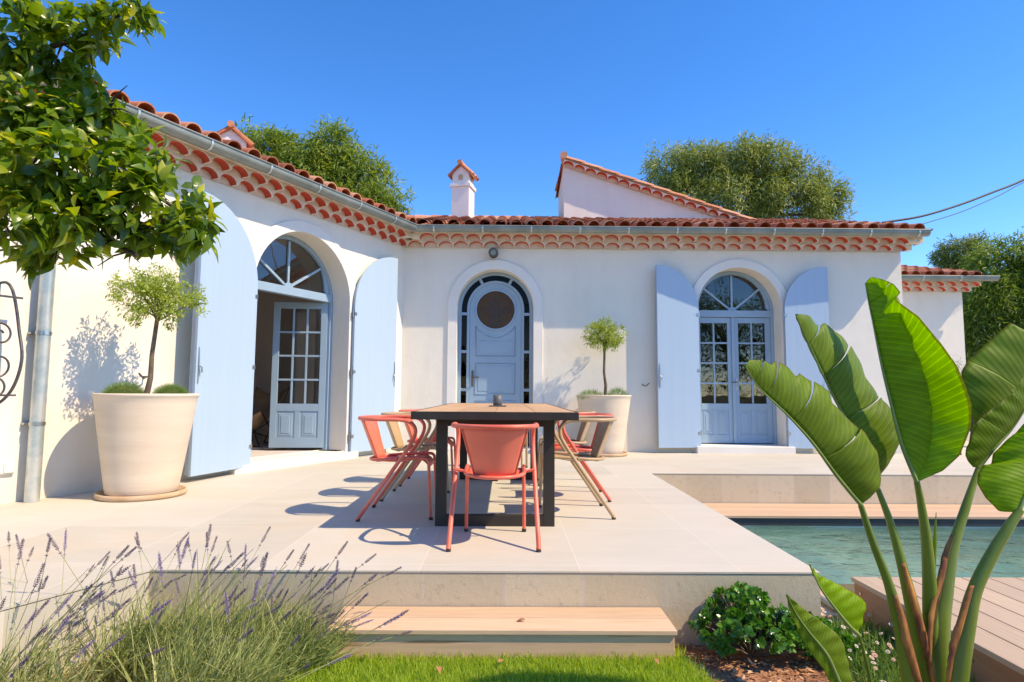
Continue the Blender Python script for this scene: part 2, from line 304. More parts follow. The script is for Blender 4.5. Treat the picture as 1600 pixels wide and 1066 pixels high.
def samp(pts,n):
    P=[Vector(p) for p in pts]; L=[0]
    for a,b_ in zip(P,P[1:]): L.append(L[-1]+(b_-a).length)
    out=[]; j=0
    for i in range(n):
        d=L[-1]*i/(n-1)
        while j<len(P)-2 and L[j+1]<d: j+=1
        f=(d-L[j])/max(1e-9,L[j+1]-L[j]); out.append(P[j].lerp(P[j+1],min(1,f)))
    return out
def catm(pts,k=6):
    P=[Vector(p) for p in pts]; P=[P[0]*2-P[1]]+P+[P[-1]*2-P[-2]]; out=[]
    for i in range(1,len(P)-2):
        for j in range(k):
            t_=j/k; a,b_,c,d=P[i-1:i+3]; out.append(.5*((2*b_)+(c-a)*t_+(2*a-5*b_+4*c-d)*t_*t_+(3*b_-a-3*c+d)*t_**3))
    out.append(P[-2]); return out
# ------------------------------------------------------------------ chairs: bent tube, sheet seat and back
LEAVES=[([(1.244,2.154,0.513),(1.139,2.111,0.619),(1.035,2.068,0.738),(0.93,2.026,0.835),(0.827,1.983,0.917),(0.763,1.94,0.992)],[(1.244,2.154,0.513),(1.283,2.154,0.537),(1.314,2.154,0.575),(1.322,2.153,0.621),(1.304,2.151,0.701),(1.268,2.147,0.757),(1.21,2.141,0.813),(1.143,2.133,0.871),(1.134,2.123,0.907),(1.073,2.11,0.942),(1.015,2.095,0.972),(0.993,2.078,0.96),(0.961,2.059,0.99),(0.906,2.038,1.01),(0.885,2.015,0.998),(0.841,1.991,1.01),(0.793,1.966,1.012),(0.763,1.94,0.992)],0.7,26),([(1.361,2.243,0.548),(1.302,2.228,0.706),(1.213,2.213,0.849),(1.172,2.198,0.916),(1.119,2.183,1.022),(1.073,2.169,1.113),(1.036,2.154,1.185)],[(1.361,2.243,0.548),(1.389,2.258,0.61),(1.449,2.272,0.679),(1.479,2.284,0.739),(1.471,2.293,0.808),(1.441,2.3,0.865),(1.426,2.302,0.88),(1.368,2.301,0.969),(1.336,2.295,1.036),(1.316,2.285,1.065),(1.262,2.27,1.124),(1.186,2.252,1.167),(1.158,2.23,1.155),(1.111,2.206,1.187),(1.065,2.181,1.191),(1.036,2.154,1.185)],0.7,30),([(1.456,2.172,0.595),(1.415,2.181,0.722),(1.39,2.189,0.86),(1.367,2.198,1.001),(1.347,2.207,1.159),(1.339,2.216,1.238),(1.335,2.225,1.312)],[(1.463,2.172,0.593),(1.536,2.15,0.634),(1.585,2.13,0.69),(1.615,2.112,0.788),(1.61,2.097,0.864),(1.586,2.085,0.919),(1.555,2.079,0.997),(1.502,2.077,1.074),(1.429,2.081,1.17),(1.364,2.09,1.224),(1.364,2.103,1.233),(1.397,2.122,1.264),(1.388,2.144,1.297),(1.363,2.169,1.318),(1.338,2.196,1.333),(1.335,2.225,1.312)],0.8,22),([(1.848,2.385,0.625),(1.929,2.401,0.718),(2.026,2.416,0.844),(2.127,2.432,0.998),(2.248,2.448,1.235)],[(1.825,2.385,0.62),(1.822,2.405,0.693),(1.855,2.424,0.762),(1.878,2.44,0.799),(1.853,2.453,0.88),(1.854,2.463,0.997),(1.876,2.469,1.024),(1.969,2.47,1.109),(2.074,2.468,1.199),(2.135,2.463,1.157),(2.19,2.456,1.236),(2.248,2.448,1.235)],0.7,30),([(1.788,2.314,0.626),(1.864,2.318,0.708),(1.936,2.323,0.778),(2.0,2.327,0.866),(2.055,2.332,0.969)],[(1.771,2.314,0.629),(1.73,2.299,0.673),(1.739,2.288,0.726),(1.761,2.283,0.798),(1.852,2.285,0.861),(1.93,2.295,0.924),(1.989,2.312,0.978),(2.055,2.332,0.969)],0.6,25),([(1.8,2.154,0.494),(1.867,2.172,0.602),(1.936,2.189,0.713),(2.015,2.207,0.85),(2.074,2.225,0.944)],[(1.791,2.154,0.494),(1.747,2.178,0.493),(1.723,2.202,0.533),(1.712,2.223,0.578),(1.73,2.242,0.612),(1.765,2.256,0.64),(1.802,2.266,0.649),(1.815,2.272,0.683),(1.854,2.272,0.719),(1.889,2.269,0.75),(1.932,2.262,0.798),(1.997,2.251,0.872),(2.051,2.239,0.944),(2.074,2.225,0.944)],0.8,30),([(1.199,2.118,0.088),(1.158,2.104,0.125),(1.107,2.09,0.184),(1.056,2.075,0.248),(1.025,2.061,0.3),(1.003,2.047,0.341)],[(1.199,2.118,0.088),(1.219,2.125,0.122),(1.238,2.129,0.19),(1.204,2.128,0.219),(1.164,2.123,0.24),(1.121,2.111,0.263),(1.067,2.093,0.289),(1.031,2.071,0.318),(1.003,2.047,0.341)],0.55,25),([(1.101,2.047,-0.068),(1.066,2.038,0.015),(1.038,2.029,0.068),(0.982,2.02,0.135),(0.942,2.011,0.188),(0.919,2.003,0.227),(0.901,1.994,0.262)],[(1.147,2.047,-0.068),(1.135,2.052,-0.021),(1.124,2.055,0.036),(1.107,2.053,0.097),(1.081,2.046,0.126),(1.017,2.032,0.173),(0.953,2.014,0.221),(0.901,1.994,0.262)],0.5,170)]
PETIOLES=[([(1.244,2.154,0.513),(1.281,2.154,0.388),(1.329,2.154,0.25),(1.366,2.154,0.092),(1.393,2.154,-0.079),(1.406,2.154,-0.27)],[0.0103,0.0138,0.0172,0.0252,0.0333,0.0344]),([(1.361,2.243,0.554),(1.394,2.232,0.438),(1.424,2.221,0.283),(1.454,2.211,0.106),(1.482,2.2,-0.1),(1.478,2.189,-0.289)],[0.0103,0.0138,0.0184,0.0275,0.0321,0.0344]),([(1.468,2.189,0.593),(1.487,2.2,0.515),(1.508,2.211,0.376),(1.518,2.221,0.237),(1.522,2.232,0.076),(1.528,2.243,-0.318)],[0.0103,0.0138,0.0195,0.0241,0.0264,0.0252]),([(1.848,2.385,0.625),(1.756,2.348,0.468),(1.674,2.31,0.332),(1.606,2.273,0.188),(1.55,2.236,0.029),(1.511,2.198,-0.294)],[0.0103,0.0172,0.0207,0.0321,0.039,0.039]),([(1.805,2.154,0.5),(1.751,2.151,0.433),(1.684,2.148,0.337),(1.622,2.145,0.228),(1.584,2.142,0.11),(1.541,2.139,-0.072),(1.511,2.136,-0.26)],[0.0138,0.0184,0.0218,0.0241,0.0298,0.0344,0.0344]),([(1.199,2.118,0.09),(1.217,2.124,0.03),(1.239,2.13,-0.068),(1.26,2.136,-0.261)],[0.0046,0.0057,0.008,0.0103])]
SPEAR=[(1.533,2.225,0.254),(1.546,2.225,0.366),(1.558,2.225,0.479)]
SHEATHS=[[(1.645,2.269,0.39),(1.596,2.241,0.317),(1.542,2.212,0.203),(1.493,2.183,0.103),(1.458,2.154,-0.024)],[(1.4,2.181,0.31),(1.422,2.176,0.213),(1.445,2.172,0.107),(1.468,2.167,-0.008),(1.478,2.163,-0.101)],[(1.594,2.118,0.254),(1.564,2.116,0.18),(1.536,2.114,0.108),(1.509,2.112,0.036),(1.489,2.109,-0.058)],[(1.338,2.136,0.215),(1.358,2.132,0.143),(1.369,2.127,0.071),(1.392,2.123,-0.031),(1.404,2.118,-0.081)]]
CITRUS=[(-1.61,1.9,2.064,0.14,0.12),(-1.563,2.0,2.104,0.147,0.122),(-1.445,2.0,2.129,0.08,0.095),(-1.49,2.0,1.991,0.084,0.074),(-1.274,1.9,2.15,0.07,0.028),(-1.198,1.9,2.155,0.052,0.028),(-1.323,1.9,2.101,0.068,0.052),(-1.263,1.9,2.137,0.064,0.04),(-1.212,1.9,2.146,0.048,0.028),(-1.41,2.0,2.095,0.055,0.042),(-1.584,2.0,1.787,0.158,0.088),(-1.505,2.1,1.822,0.155,0.088),(-1.67,2.0,1.798,0.126,0.063),(-1.454,1.8,1.568,0.152,0.114),(-1.352,1.9,1.587,0.14,0.12),(-1.263,2.0,1.635,0.105,0.122),(-1.261,2.1,1.708,0.088,0.099),(-1.151,2.0,1.538,0.116,0.088),(-1.03,2.0,1.451,0.067,0.063),(-1.403,1.9,1.451,0.16,0.076),(-1.286,2.0,1.471,0.126,0.084),(-1.501,1.8,1.43,0.114,0.085),(-1.176,2.0,1.407,0.08,0.055),(-1.069,2.0,1.397,0.053,0.032),(-1.501,2.0,1.371,0.105,0.046),(-1.562,2.0,1.338,0.053,0.038),(-1.215,1.9,1.335,0.036,0.032),(-1.901,2.0,1.997,0.232,0.211),(-1.888,2.0,1.596,0.253,0.211),(-1.431,2.05,1.892,0.086,0.076),(-1.73,2.0,2.022,0.084,0.053)]
CITRUS_BRANCH=[[(-2.197,2.1,1.31),(-1.871,2.07,1.407),(-1.589,2.04,1.431),(-1.395,2.01,1.424),(-1.256,1.98,1.358),(-1.194,1.95,1.33)],[(-2.197,2.1,1.31),(-1.954,2.08,1.51),(-1.685,2.06,1.642),(-1.454,2.04,1.682),(-1.241,2.02,1.588),(-1.052,2.0,1.462)],[(-2.197,2.1,1.31),(-2.004,2.07,1.688),(-1.825,2.04,1.975),(-1.61,2.01,2.052),(-1.397,1.98,2.106),(-1.265,1.95,2.183)],[(-1.557,2.0,1.42),(-1.435,2.0,1.491),(-1.221,2.0,1.45),(-1.091,2.0,1.403)],[(-1.676,2.05,1.638),(-1.555,2.05,1.776),(-1.407,2.05,1.869),(-1.362,2.05,1.847)]]
TREE_BL=[(-6.045,15.0,6.952,0.632,0.505),(-5.229,15.0,6.711,0.789,0.6),(-4.511,15.0,6.969,0.553,0.663),(-3.933,15.0,6.558,0.632,0.505),(-3.357,15.0,6.149,0.474,0.442),(-3.103,15.0,5.656,0.505,0.316),(-4.723,15.0,6.052,0.947,0.632),(-3.744,15.0,5.567,0.947,0.395),(-6.543,15.0,7.281,0.237,0.284),(-5.687,15.0,6.042,0.789,0.632)]
TREE_BR=[(6.133,22.0,9.278,0.973,0.741),(7.329,22.0,9.217,1.042,0.834),(8.533,22.0,9.475,1.042,0.834),(9.729,22.0,9.316,1.042,0.834),(10.912,22.0,8.764,0.973,0.787),(11.73,22.0,8.162,0.787,0.602),(10.405,22.0,7.905,1.621,0.811),(8.495,22.0,7.886,1.853,0.926),(6.59,22.0,7.988,1.274,0.88),(12.066,22.0,7.557,0.509,0.509),(8.182,22.0,9.841,0.417,0.324)]
TREE_FR=[(13.307,16.0,4.327,0.758,0.707),(13.935,16.0,4.648,0.674,0.64),(12.826,16.0,3.506,0.758,0.674),(12.618,16.0,2.901,0.842,0.842),(13.685,16.0,3.427,1.011,1.011),(12.912,16.0,2.048,1.011,0.842),(13.759,16.0,1.884,1.011,1.011),(14.746,16.0,3.783,1.179,1.516)]
TREE_FR2=[(15.253,20.0,5.674,0.737,0.463),(14.807,20.0,5.451,0.463,0.295),(15.808,20.0,5.898,0.379,0.379),(15.223,20.0,5.128,0.632,0.316)]
OLIVE=[(6.823,9.2,1.36,0.136,0.116),(6.734,9.2,1.164,0.136,0.136),(6.885,9.2,1.068,0.155,0.194)]
CABLE=[[(6.147,9.7,3.704),(6.951,9.92,3.884),(7.779,10.14,4.159),(8.527,10.36,4.454),(9.304,10.58,4.772),(10.729,10.8,5.46)],[(6.736,9.7,3.667),(7.645,9.975,3.973),(8.546,10.25,4.36),(9.252,10.525,4.705),(10.722,10.8,5.363)]]
# ------------------------------------------------------------------ setting: light, sky, camera
H=.9
w=bpy.data.worlds.new('World'); SC.world=w; w.use_nodes=True; t=w.node_tree; bg=t.nodes['Background']
SKY=t.nodes.new('ShaderNodeTexSky'); SKY.sky_type='NISHITA'; SKY.sun_disc=False
to_sun=Vector((.82,-.30,1)).normalized()
SKY.sun_elevation=math.asin(to_sun.z); SKY.sun_rotation=math.atan2(to_sun.x,to_sun.y); SKY.air_density=.8; SKY.dust_density=0; SKY.ozone_density=5.5; SKY.altitude=400
hs=t.nodes.new('ShaderNodeHueSaturation'); hs.inputs['Hue'].default_value=.508; hs.inputs['Saturation'].default_value=1.27; hs.inputs['Value'].default_value=1.14
t.links.new(SKY.outputs[0],hs.inputs['Color']); t.links.new(hs.outputs[0],bg.inputs[0]); bg.inputs[1].default_value=.15
sd=bpy.data.lights.new('sun','SUN'); sd.energy=2.45; sd.angle=R(.5); sd.color=(1,.91,.76)
so=bpy.data.objects.new('sun',sd); COL.objects.link(so); so.rotation_euler=to_sun.to_track_quat('Z','Y').to_euler(); so.location=(8,-3,12)
cd=bpy.data.cameras.new('camera'); co=bpy.data.objects.new('camera',cd); COL.objects.link(co); SC.camera=co
cd.lens=950.3*36/1600; cd.sensor_width=36; cd.clip_end=2000; cd.clip_start=.05
pit,yaw,rol=.0835,.0096,.0069
fw=Vector((math.sin(yaw)*math.cos(pit),math.cos(yaw)*math.cos(pit),math.sin(pit))); rt=Vector((math.cos(yaw),-math.sin(yaw),0)); up=rt.cross(fw)
r2=rt*math.cos(rol)+up*math.sin(rol); u2=up*math.cos(rol)-rt*math.sin(rol)
co.matrix_world=Matrix(((r2.x,u2.x,-fw.x,0),(r2.y,u2.y,-fw.y,0),(r2.z,u2.z,-fw.z,H),(0,0,0,1)))
SC.view_settings.view_transform='Standard'; SC.view_settings.look='None'; SC.view_settings.exposure=1.17; SC.view_settings.gamma=1
SC.view_settings.use_white_balance=True; SC.view_settings.white_balance_temperature=8500; SC.view_settings.white_balance_tint=13
SC.render.engine='CYCLES'; SC.cycles.max_bounces=10; SC.cycles.transparent_max_bounces=16; SC.cycles.sample_clamp_indirect=6; SC.cycles.caustics_reflective=False; SC.cycles.caustics_refractive=False
try: SC.cycles.use_denoising=True
except Exception: pass
# ------------------------------------------------------------------ ground
g=MB(); PX0,PX1,PY0,PY1=1.75,10.5,4.15,6.25; GZ=-.36; B=300
for a,b,c,d in ((-B,PX0,-B,B),(PX1,B,-B,B),(PX0,PX1,-B,PY0),(PX0,PX1,PY1,B)):
    g.add([(a,c,GZ),(b,c,GZ),(b,d,GZ),(a,d,GZ)],[(0,1,2,3)])
tag(g.build('ground',M['ground']),'flat garden earth reaching out to the horizon','ground',kind='structure')
def sheet(name,pts,z,mat,label,cat,sub=0):
    m=MB(); m.add([(x,y,z) for x,y in pts],[tuple(range(len(pts)))]); return tag(m.build(name,mat),label,cat,kind='structure')
sheet('mulch_bed',[(-4.6,.3),(2.6,.3),(2.6,3.40),(1.62,3.40),(1.62,3.12),(-1.9,3.12)],-.352,M['mulchbed'],'brown bark mulch bed below the terrace','flower bed')
sheet('lawn',[(-.85,.3),(1.25,.3),(.82,2.95),(.79,3.0),(-.80,3.0)],-.322,M['lawn'],'strip of bright green lawn in front of the timber step','lawn')
# terrace: limestone top and split-stone sides
cx,cy=-1.6053,9.34; WA=.482; WD=(math.sin(WA),math.cos(WA)); WN=(math.cos(WA),-math.sin(WA))
lx,ly=-1.775-WD[0]*6,3.15-WD[1]*6
top=[(lx,ly),(-1.775,3.15),(1.60,3.15),(1.64,6.92),(12,6.92),(12,15),(-14,15),(-14,ly)]
m=MB(); m.add([(x,y,0) for x,y in top],[tuple(range(8))]); m.add([(x,y,-.009) for x,y in top],[tuple(range(8))[::-1]])
for i in range(8):
    a,b=top[i],top[(i+1)%8]; m.add([(*a,-.009),(*b,-.009),(*b,0),(*a,0)],[(0,1,2,3)])
tag(m.build('terrace',M['stone']),'pale limestone tiled terrace with the table on it','terrace',kind='structure')
m=MB(); ins=.003; low=[(lx-.004,ly),(-1.775-.004,3.15+ins),(1.60-ins,3.15+ins),(1.64-ins,6.92+ins),(12,6.92+ins)]
for i,mi in ((0,1),(1,0),(2,1),(3,0)):
    a,b=low[i],low[i+1]; m.add([(*a,-.45),(*b,-.45),(*b,-.0125),(*a,-.0125)],[(0,1,2,3)],mi)
m.add([(x,y,-.0115) for x,y in low]+[(12,8,-.0115),(lx-2,8,-.0115)],[tuple(range(7))])
tag(m.build('terrace_riser',[M['riserx'],M['stone']]),'rough split stone facing along the terrace edge','terrace edge',kind='structure')  # sun-facing sides take the paler limestone, painting their sunlit look into the colour
# pool
m=MB(); zb=-1.5
m.add([(PX0,PY0,zb),(PX1,PY0,zb),(PX1,PY1,zb),(PX0,PY1,zb)],[(0,1,2,3)])
for a,b in (((PX0,PY0),(PX0,PY1)),((PX0,PY1),(PX1,PY1)),((PX1,PY1),(PX1,PY0)),((PX1,PY0),(PX0,PY0))):
    m.add([(*a,zb),(*b,zb),(*b,-.362),(*a,-.362)],[(0,1,2,3)])
m.box(PX0,PX0+1.05,PY0,PY1,-1.49,-.72); m.box(PX0+1.05,PX0+1.35,PY0,PY1,-1.49,-.98); m.box(PX0+1.35,PX0+1.65,PY0,PY1,-1.49,-1.22)
tag(m.build('pool_basin',M['pool']),'grey green stone swimming pool basin with shallow steps','pool basin',kind='structure')
m=MB(); nx=90; ny=24
gx=np.linspace(PX0+.002,PX1-.002,nx); gy=np.linspace(PY0+.002,PY1-.002,ny)
m.add([(x,y,-.435+.004*math.sin(x*5+y*3)+.003*math.sin(y*11-x*4)) for y in gy for x in gx],[(j*nx+i,j*nx+i+1,(j+1)*nx+i+1,(j+1)*nx+i) for j in range(ny-1) for i in range(nx-1)],0,True)
tag(m.build('pool_water',M['water']),'clear rippled turquoise pool water','water',kind='structure')
m=MB(); m.box(PX0,PX1,PY1-.012,PY1+.03,-.425,-.352); tag(m.build('pool_cover_slot',M['slot']),'dark slot under the far pool edge','pool edge',kind='structure')
def boards(m,x0,x1,y0,y1,z0,z1,n,axis,gap=.005):
    for i in range(n):
        if axis=='x': a=y0+(y1-y0)*i/n; m.box(x0,x1,a+gap/2,a+(y1-y0)/n-gap/2,z0,z1,tone=random.random())
        else: a=x0+(x1-x0)*i/n; m.box(a+gap/2,a+(x1-x0)/n-gap/2,y0,y1,z0,z1,tone=random.random())
m=MB(); boards(m,1.66,12,PY1-.03,6.91,-.350,-.325,5,'x'); tag(m.build('pool_coping',M['larch'],bevel=.002),'long pale timber edging boards between stone wall and pool','pool edging')
m=MB(); boards(m,1.66,2.02,3.46,4.17,-.345,-.32,5,'x'); tag(m.build('timber_landing',M['larch'],bevel=.002),'small low timber walkway beside the stone terrace corner','walkway')
m=MB(); m.tube([(1.86,3.50,-.30),(1.865,3.8,-.30),(1.87,4.2,-.30)],.016,8); m.tube([(1.90,3.50,-.312),(1.905,3.8,-.312),(1.91,4.2,-.312)],.008,8); tag(m.build('steel_rail',M['zinc']),'grey metal rail lying on the low timber walkway','rail')
m=MB(); m.box(1.62,2.0,3.36,3.455,-.40,-.335); m.box(1.62,2.0,3.39,3.42,-.336,-.330,mi=0); tag(m.build('drain_channel',M['slot']),'dark drain channel in front of the low walkway','drain')
d=thing('pool_deck','raised timber deck with brown side boards beside the pool','deck',(3.5,2.2,-.36))
m=MB(); n=0; x=1.945
while x<8: m.box(x,x+.148,.2,3.49,-.145,-.12,tone=random.random()); x+=.155
m.build('decking',M['deck'],d,bevel=.002)
m=MB(); m.box(1.955,1.980,.2,3.480,-.42,-.147); m.box(1.982,8,3.455,3.480,-.42,-.147); m.build('fascia_board',M['deckside'],d,bevel=.002)
for yy,zz in ((3.42,-.19),(3.05,-.22),(2.62,-.2)): 
    m=MB(); m.tube([(1.956,yy,zz),(1.951,yy,zz)],.008,10); m.build('screw_head',M['steel'],d)
m=MB(); m.box(1.92,8,.2,3.52,-.47,-.421); m.build('frame_beam',M['slot'],d)
# timber step
s=thing('timber_step','pale two board timber step against the stone terrace edge','step',(.02,3.0,-.36))
for y0,y1 in ((2.845,2.995),(3.0,3.146)):
    m=MB(); m.box(-.80,.785,y0,y1,-.194,-.172,tone=random.random()); m.build('tread_board',M['larch'],s,bevel=.003)
m=MB(); m.box(-.78,.775,2.857,2.887,-.355,-.1955); m.build('riser_board',M['larchside'],s,bevel=.002)
m=MB(); m.box(.748,.774,2.889,3.146,-.355,-.1955); m.build('side_board',M['larchside'],s,bevel=.002)
# ------------------------------------------------------------------ house
def frame(o,U,W):
    return lambda u,w,z:(o[0]+U[0]*u+W[0]*w,o[1]+U[1]*u+W[1]*w,z)
FA=frame((cx,cy),(1,0),(0,-1)); WI=frame((cx,cy),(-WD[0],-WD[1]),WN)
villa=thing('villa','white rendered villa with terracotta roof, blue shutters and arched doors','house',(2.3,9.6,0))
def arc(uc,zc,r,n=28,a0=PI,a1=0): return [(uc+r*math.cos(a0+(a1-a0)*i/n),zc+r*math.sin(a0+(a1-a0)*i/n)) for i in range(n+1)]
def path(uc,zc,r,zb,n=28): return [(uc-r,zb)]+arc(uc,zc,r,n)+[(uc+r,zb)]
def wall(F,u0,u1,z0,z1,ops,t=.36,mat='plaster'):
    m=MB(); 
    for wv in (0,-t):
        u=u0
        for uc,hw,zc,zb in ops:
            m.add([F(u,wv,z0),F(uc-hw,wv,z0),F(uc-hw,wv,z1),F(u,wv,z1)],[(0,1,2,3)]); m.add([F(uc-hw,wv,z0),F(uc+hw,wv,z0),F(uc+hw,wv,zb),F(uc-hw,wv,zb)],[(0,1,2,3)])
            A=arc(uc,zc,hw); n=len(A)
            m.add([F(a,wv,b) for a,b in A]+[F(a,wv,z1) for a,b in A],[(i,i+1,n+i+1,n+i) for i in range(n-1)]); u=uc+hw
        m.add([F(u,wv,z0),F(u1,wv,z0),F(u1,wv,z1),F(u,wv,z1)],[(0,1,2,3)])
    for uc,hw,zc,zb in ops:
        A=path(uc,zc,hw,zb); n=len(A); m.add([F(a,0,b) for a,b in A]+[F(a,-t,b) for a,b in A],[(i,i+1,n+i+1,n+i) for i in range(n-1)],0,False)
    for uu in (u0,u1): m.add([F(uu,0,z0),F(uu,-t,z0),F(uu,-t,z1),F(uu,0,z1)],[(0,1,2,3)])
    return m.build('wall',M[mat],villa)
DU=1.435; FWU=5.22; WU=1.99
ENDU=6.18+1.6053
wall(FA,0,ENDU,-.4,3.312,[(DU,.59,2.21,.02),(FWU,.66,2.2,.10)])
wall(WI,0,8.3,-.4,3.312,[(WU,.79,2.09,.10)])
m=MB(); m.box(6.18-.3,6.18-.003,9.345,14,-.4,3.305); m.build('wall',M['plaster'],villa)
# dark rooms behind the openings
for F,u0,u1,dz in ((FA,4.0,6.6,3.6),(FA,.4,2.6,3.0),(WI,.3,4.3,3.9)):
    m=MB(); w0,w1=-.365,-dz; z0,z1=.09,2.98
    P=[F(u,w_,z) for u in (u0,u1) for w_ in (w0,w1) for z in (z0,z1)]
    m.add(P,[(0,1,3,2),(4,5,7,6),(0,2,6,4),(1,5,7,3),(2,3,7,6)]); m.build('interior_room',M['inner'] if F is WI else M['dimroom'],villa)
# raised render bands round the openings
def surround(F,uc,hw,zc,zb,ow,name):
    m=MB(); m.strip(path(uc,zc,hw,zb),path(uc,zc,hw+ow,zb),-.05,.028,F); return m.build(name,M['trim'],villa,bevel=.006)
surround(FA,DU,.588,2.21,.0,.145,'door_surround'); surround(FA,FWU,.658,2.2,.0,.13,'door_surround'); surround(WI,WU,.788,2.09,.0,.14,'door_surround')
def step(F,u0,u1,z1,wo,name='doorstep'):
    m=MB(); m.box(u0,u1,-.36,wo,-.02,z1,F=F); return m.build(name,M['trim'],villa,bevel=.008)
step(FA,FWU-.74,FWU+.74,.105,.16); step(WI,1.05,3.0,.085,.12); step(FA,DU-.72,DU+.72,.05,.14)
# ---- glazed doors
def strips(m,F,w0,w1,segs,mi=0):
    for u0,u1,z0,z1 in segs: m.box(u0,u1,w0,w1,z0,z1,F=F,mi=mi)
def bar(m,F,a,b,wd,w0,w1):
    du,dz=b[0]-a[0],b[1]-a[1]; l=math.hypot(du,dz); nu,nz=-dz/l*wd/2,du/l*wd/2
    P=[F(p[0]+s*nu,w_,p[1]+s*nz) for w_ in (w0,w1) for p,s in ((a,1),(b,1),(b,-1),(a,-1))]
    m.add(P,[(0,1,2,3),(7,6,5,4),(0,4,5,1),(1,5,6,2),(2,6,7,3),(3,7,4,0)])
def fan_frame(F,uc,hw,zc,zb,zt):
    w0,w1=-.35,-.275; m=MB(); m.strip(path(uc,zc,hw-.055,zb),path(uc,zc,hw-.002,zb),w0,w1,F)
    m.strip(arc(uc,zt+.10,hw-.10-(zt+.10-zc)*.35),arc(uc,zc,hw-.056),w0+.01,w1-.012,F)
    m.box(uc-hw+.056,uc+hw-.056,w0,w1+.02,zt-.045,zt+.06,F=F)
    c=(uc,zt+.05); rr=hw-.07
    for a in (90,40,140): bar(m,F,c,(uc+rr*math.cos(R(a)),zc+rr*math.sin(R(a))*1.0),.032,w0+.02,w1-.018)
    m.add([F(uc,w1-.01,zt+.05)]+[F(uc+.07*math.cos(PI*i/10),w1-.01,zt+.06+.06*math.sin(PI*i/10)) for i in range(11)],[(0,i+1,i+2) for i in range(10)])
    fr=m.build('window_frame',M['frameblue'],villa,bevel=.004)
    m=MB(); A=arc(uc,zc,hw-.06); A=[p for p in A if p[1]>zt+.02]; m.add([F(a,-.318,b) for a,b in A]+[F(uc-hw+.06,-.318,zt+.02),F(uc+hw-.06,-.318,zt+.02)][::-1],[tuple(range(len(A)+2))]); m.build('pane',M['glass'],fr)
def glazed_leaf(O,U,W,wd,z0,z1,zg,cols,rows,handle=None,label=None):
    F=frame(O,U,W); m=MB(); st=.085; w0,w1=-.022,.022; zt=z1-.09
    strips(m,F,w0,w1,[(0,st,z0,z1),(wd-st,wd,z0,z1),(st,wd-st,z0,z0+.13),(st,wd-st,zt,z1),(st,wd-st,zg-.10,zg)])
    strips(m,F,-.012,.012,[(st,wd-st,z0+.13,zg-.10)])
    iw=wd-2*st
    for i in range(1,cols): u=st+iw*i/cols; m.box(u-.013,u+.013,-.016,.016,zg,zt,F=F)
    for j in range(1,rows): z=zg+(zt-zg)*j/rows; m.box(st,wd-st,-.0165,.0165,z-.013,z+.013,F=F)
    m.box(wd/2-.035,wd/2+.035,w0+.002,w1-.002,z0+.13,zg-.10,F=F)
    d=m.build('french_door',M['frameblue'],villa,bevel=.003)
    if label: d['label']=label
    for a,b in ((st+.03,wd/2-.065),(wd/2+.065,wd-st-.03)):
        m=MB(); m.box(a,b,-.018,.018,z0+.16,zg-.13,F=F); m.box(a+.03,b-.03,-.024,.024,z0+.19,zg-.16,F=F); m.build('raised_panel',M['frameblue'],d,bevel=.006)
    m=MB(); m.add([F(st,0,zg),F(wd-st,0,zg),F(wd-st,0,zt),F(st,0,zt)],[(0,1,2,3)]); m.build('pane',M['glass'],d)
    if handle is not None:
        m=MB(); m.box(handle-.014,handle+.014,.023,.032,.95,1.15,F=F); m.build('handle_plate',M['steel'],d,bevel=.002)
        m=MB(); m.tube([F(handle,.03,1.08),F(handle,.065,1.08),F(handle-.02,.07,1.08),F(handle-.10,.07,1.075)],.008,8); m.build('handle',M['iron'],d)
    return d
fan_frame(FA,FWU,.66,2.2,.10,2.16); fan_frame(WI,WU,.79,2.09,.10,2.155)
x0=FWU+cx; glazed_leaf((x0-.603,cy+.315),(1,0),(0,-1),.602,.12,2.11,.74,2,4)
glazed_leaf((x0+.001,cy+.310),(1,0),(0,-1),.602,.12,2.11,.74,2,4,handle=.045)
m=MB(); m.box(FWU-.024,FWU+.024,-.285,-.268,.12,2.11,F=FA); m.build('meeting_stile',M['frameblue'],villa,bevel=.003)
hx,hy,_=WI(1.262,-.31,0); a=R(184); glazed_leaf((hx,hy),(math.cos(a),math.sin(a)),(math.sin(a),-math.cos(a)) if False else (-math.sin(a)*-1,-math.cos(a)*-1*-1),.72,.13,2.11,.72,3,4,label='blue glazed door leaf standing open into the room')
# ---- entrance door
def Fd(u,w_,z): return FA(u,w_,z)
r0=.588; zc=2.21; m=MB(); w0,w1=-.30,-.225
m.strip(path(DU,zc,r0-.05,.05),path(DU,zc,r0,.05),w0,w1,Fd); m.strip(path(DU,zc,.408,.05),path(DU,zc,.452,.05),w0,w1-.008,Fd)
for zz in (.34,.93,1.53,2.13):
    for sg in (-1,1): u=sorted((DU+sg*.45,DU+sg*.54)); m.box(u[0],u[1],w0,w1-.014,zz-.022,zz+.022,F=Fd)
for an in (62,118):
    c,s_=math.cos(R(an)),math.sin(R(an)); bar(m,Fd,(DU+.45*c,zc+.45*s_),(DU+.54*c,zc+.54*s_),.045,w0,w1-.014)
ef=m.build('door_frame',M['frameblue'],villa,bevel=.004)
m=MB(); A=path(DU,zc,.545,.05); Bq=path(DU,zc,.445,.05); m.strip(A,Bq,-.275,-.268,Fd); m.build('pane',M['darkglass'],ef)
m=MB(); A=path(DU,zc,.405,.06); Cn=[(DU,.06)]; w0,w1=-.295,-.243
m.add([Fd(a,w1,b) for a,b in A],[tuple(range(len(A)))]); m.strip([(DU+(a-DU)*.999,b) for a,b in A],[(DU+(a-DU)*.94,b-.004 if b>zc else b) for a,b in A],w0,w1+.001,Fd)
door=m.build('entrance_door',M['frameblue'],villa); door['label']='arched blue entrance door with a round dark window'
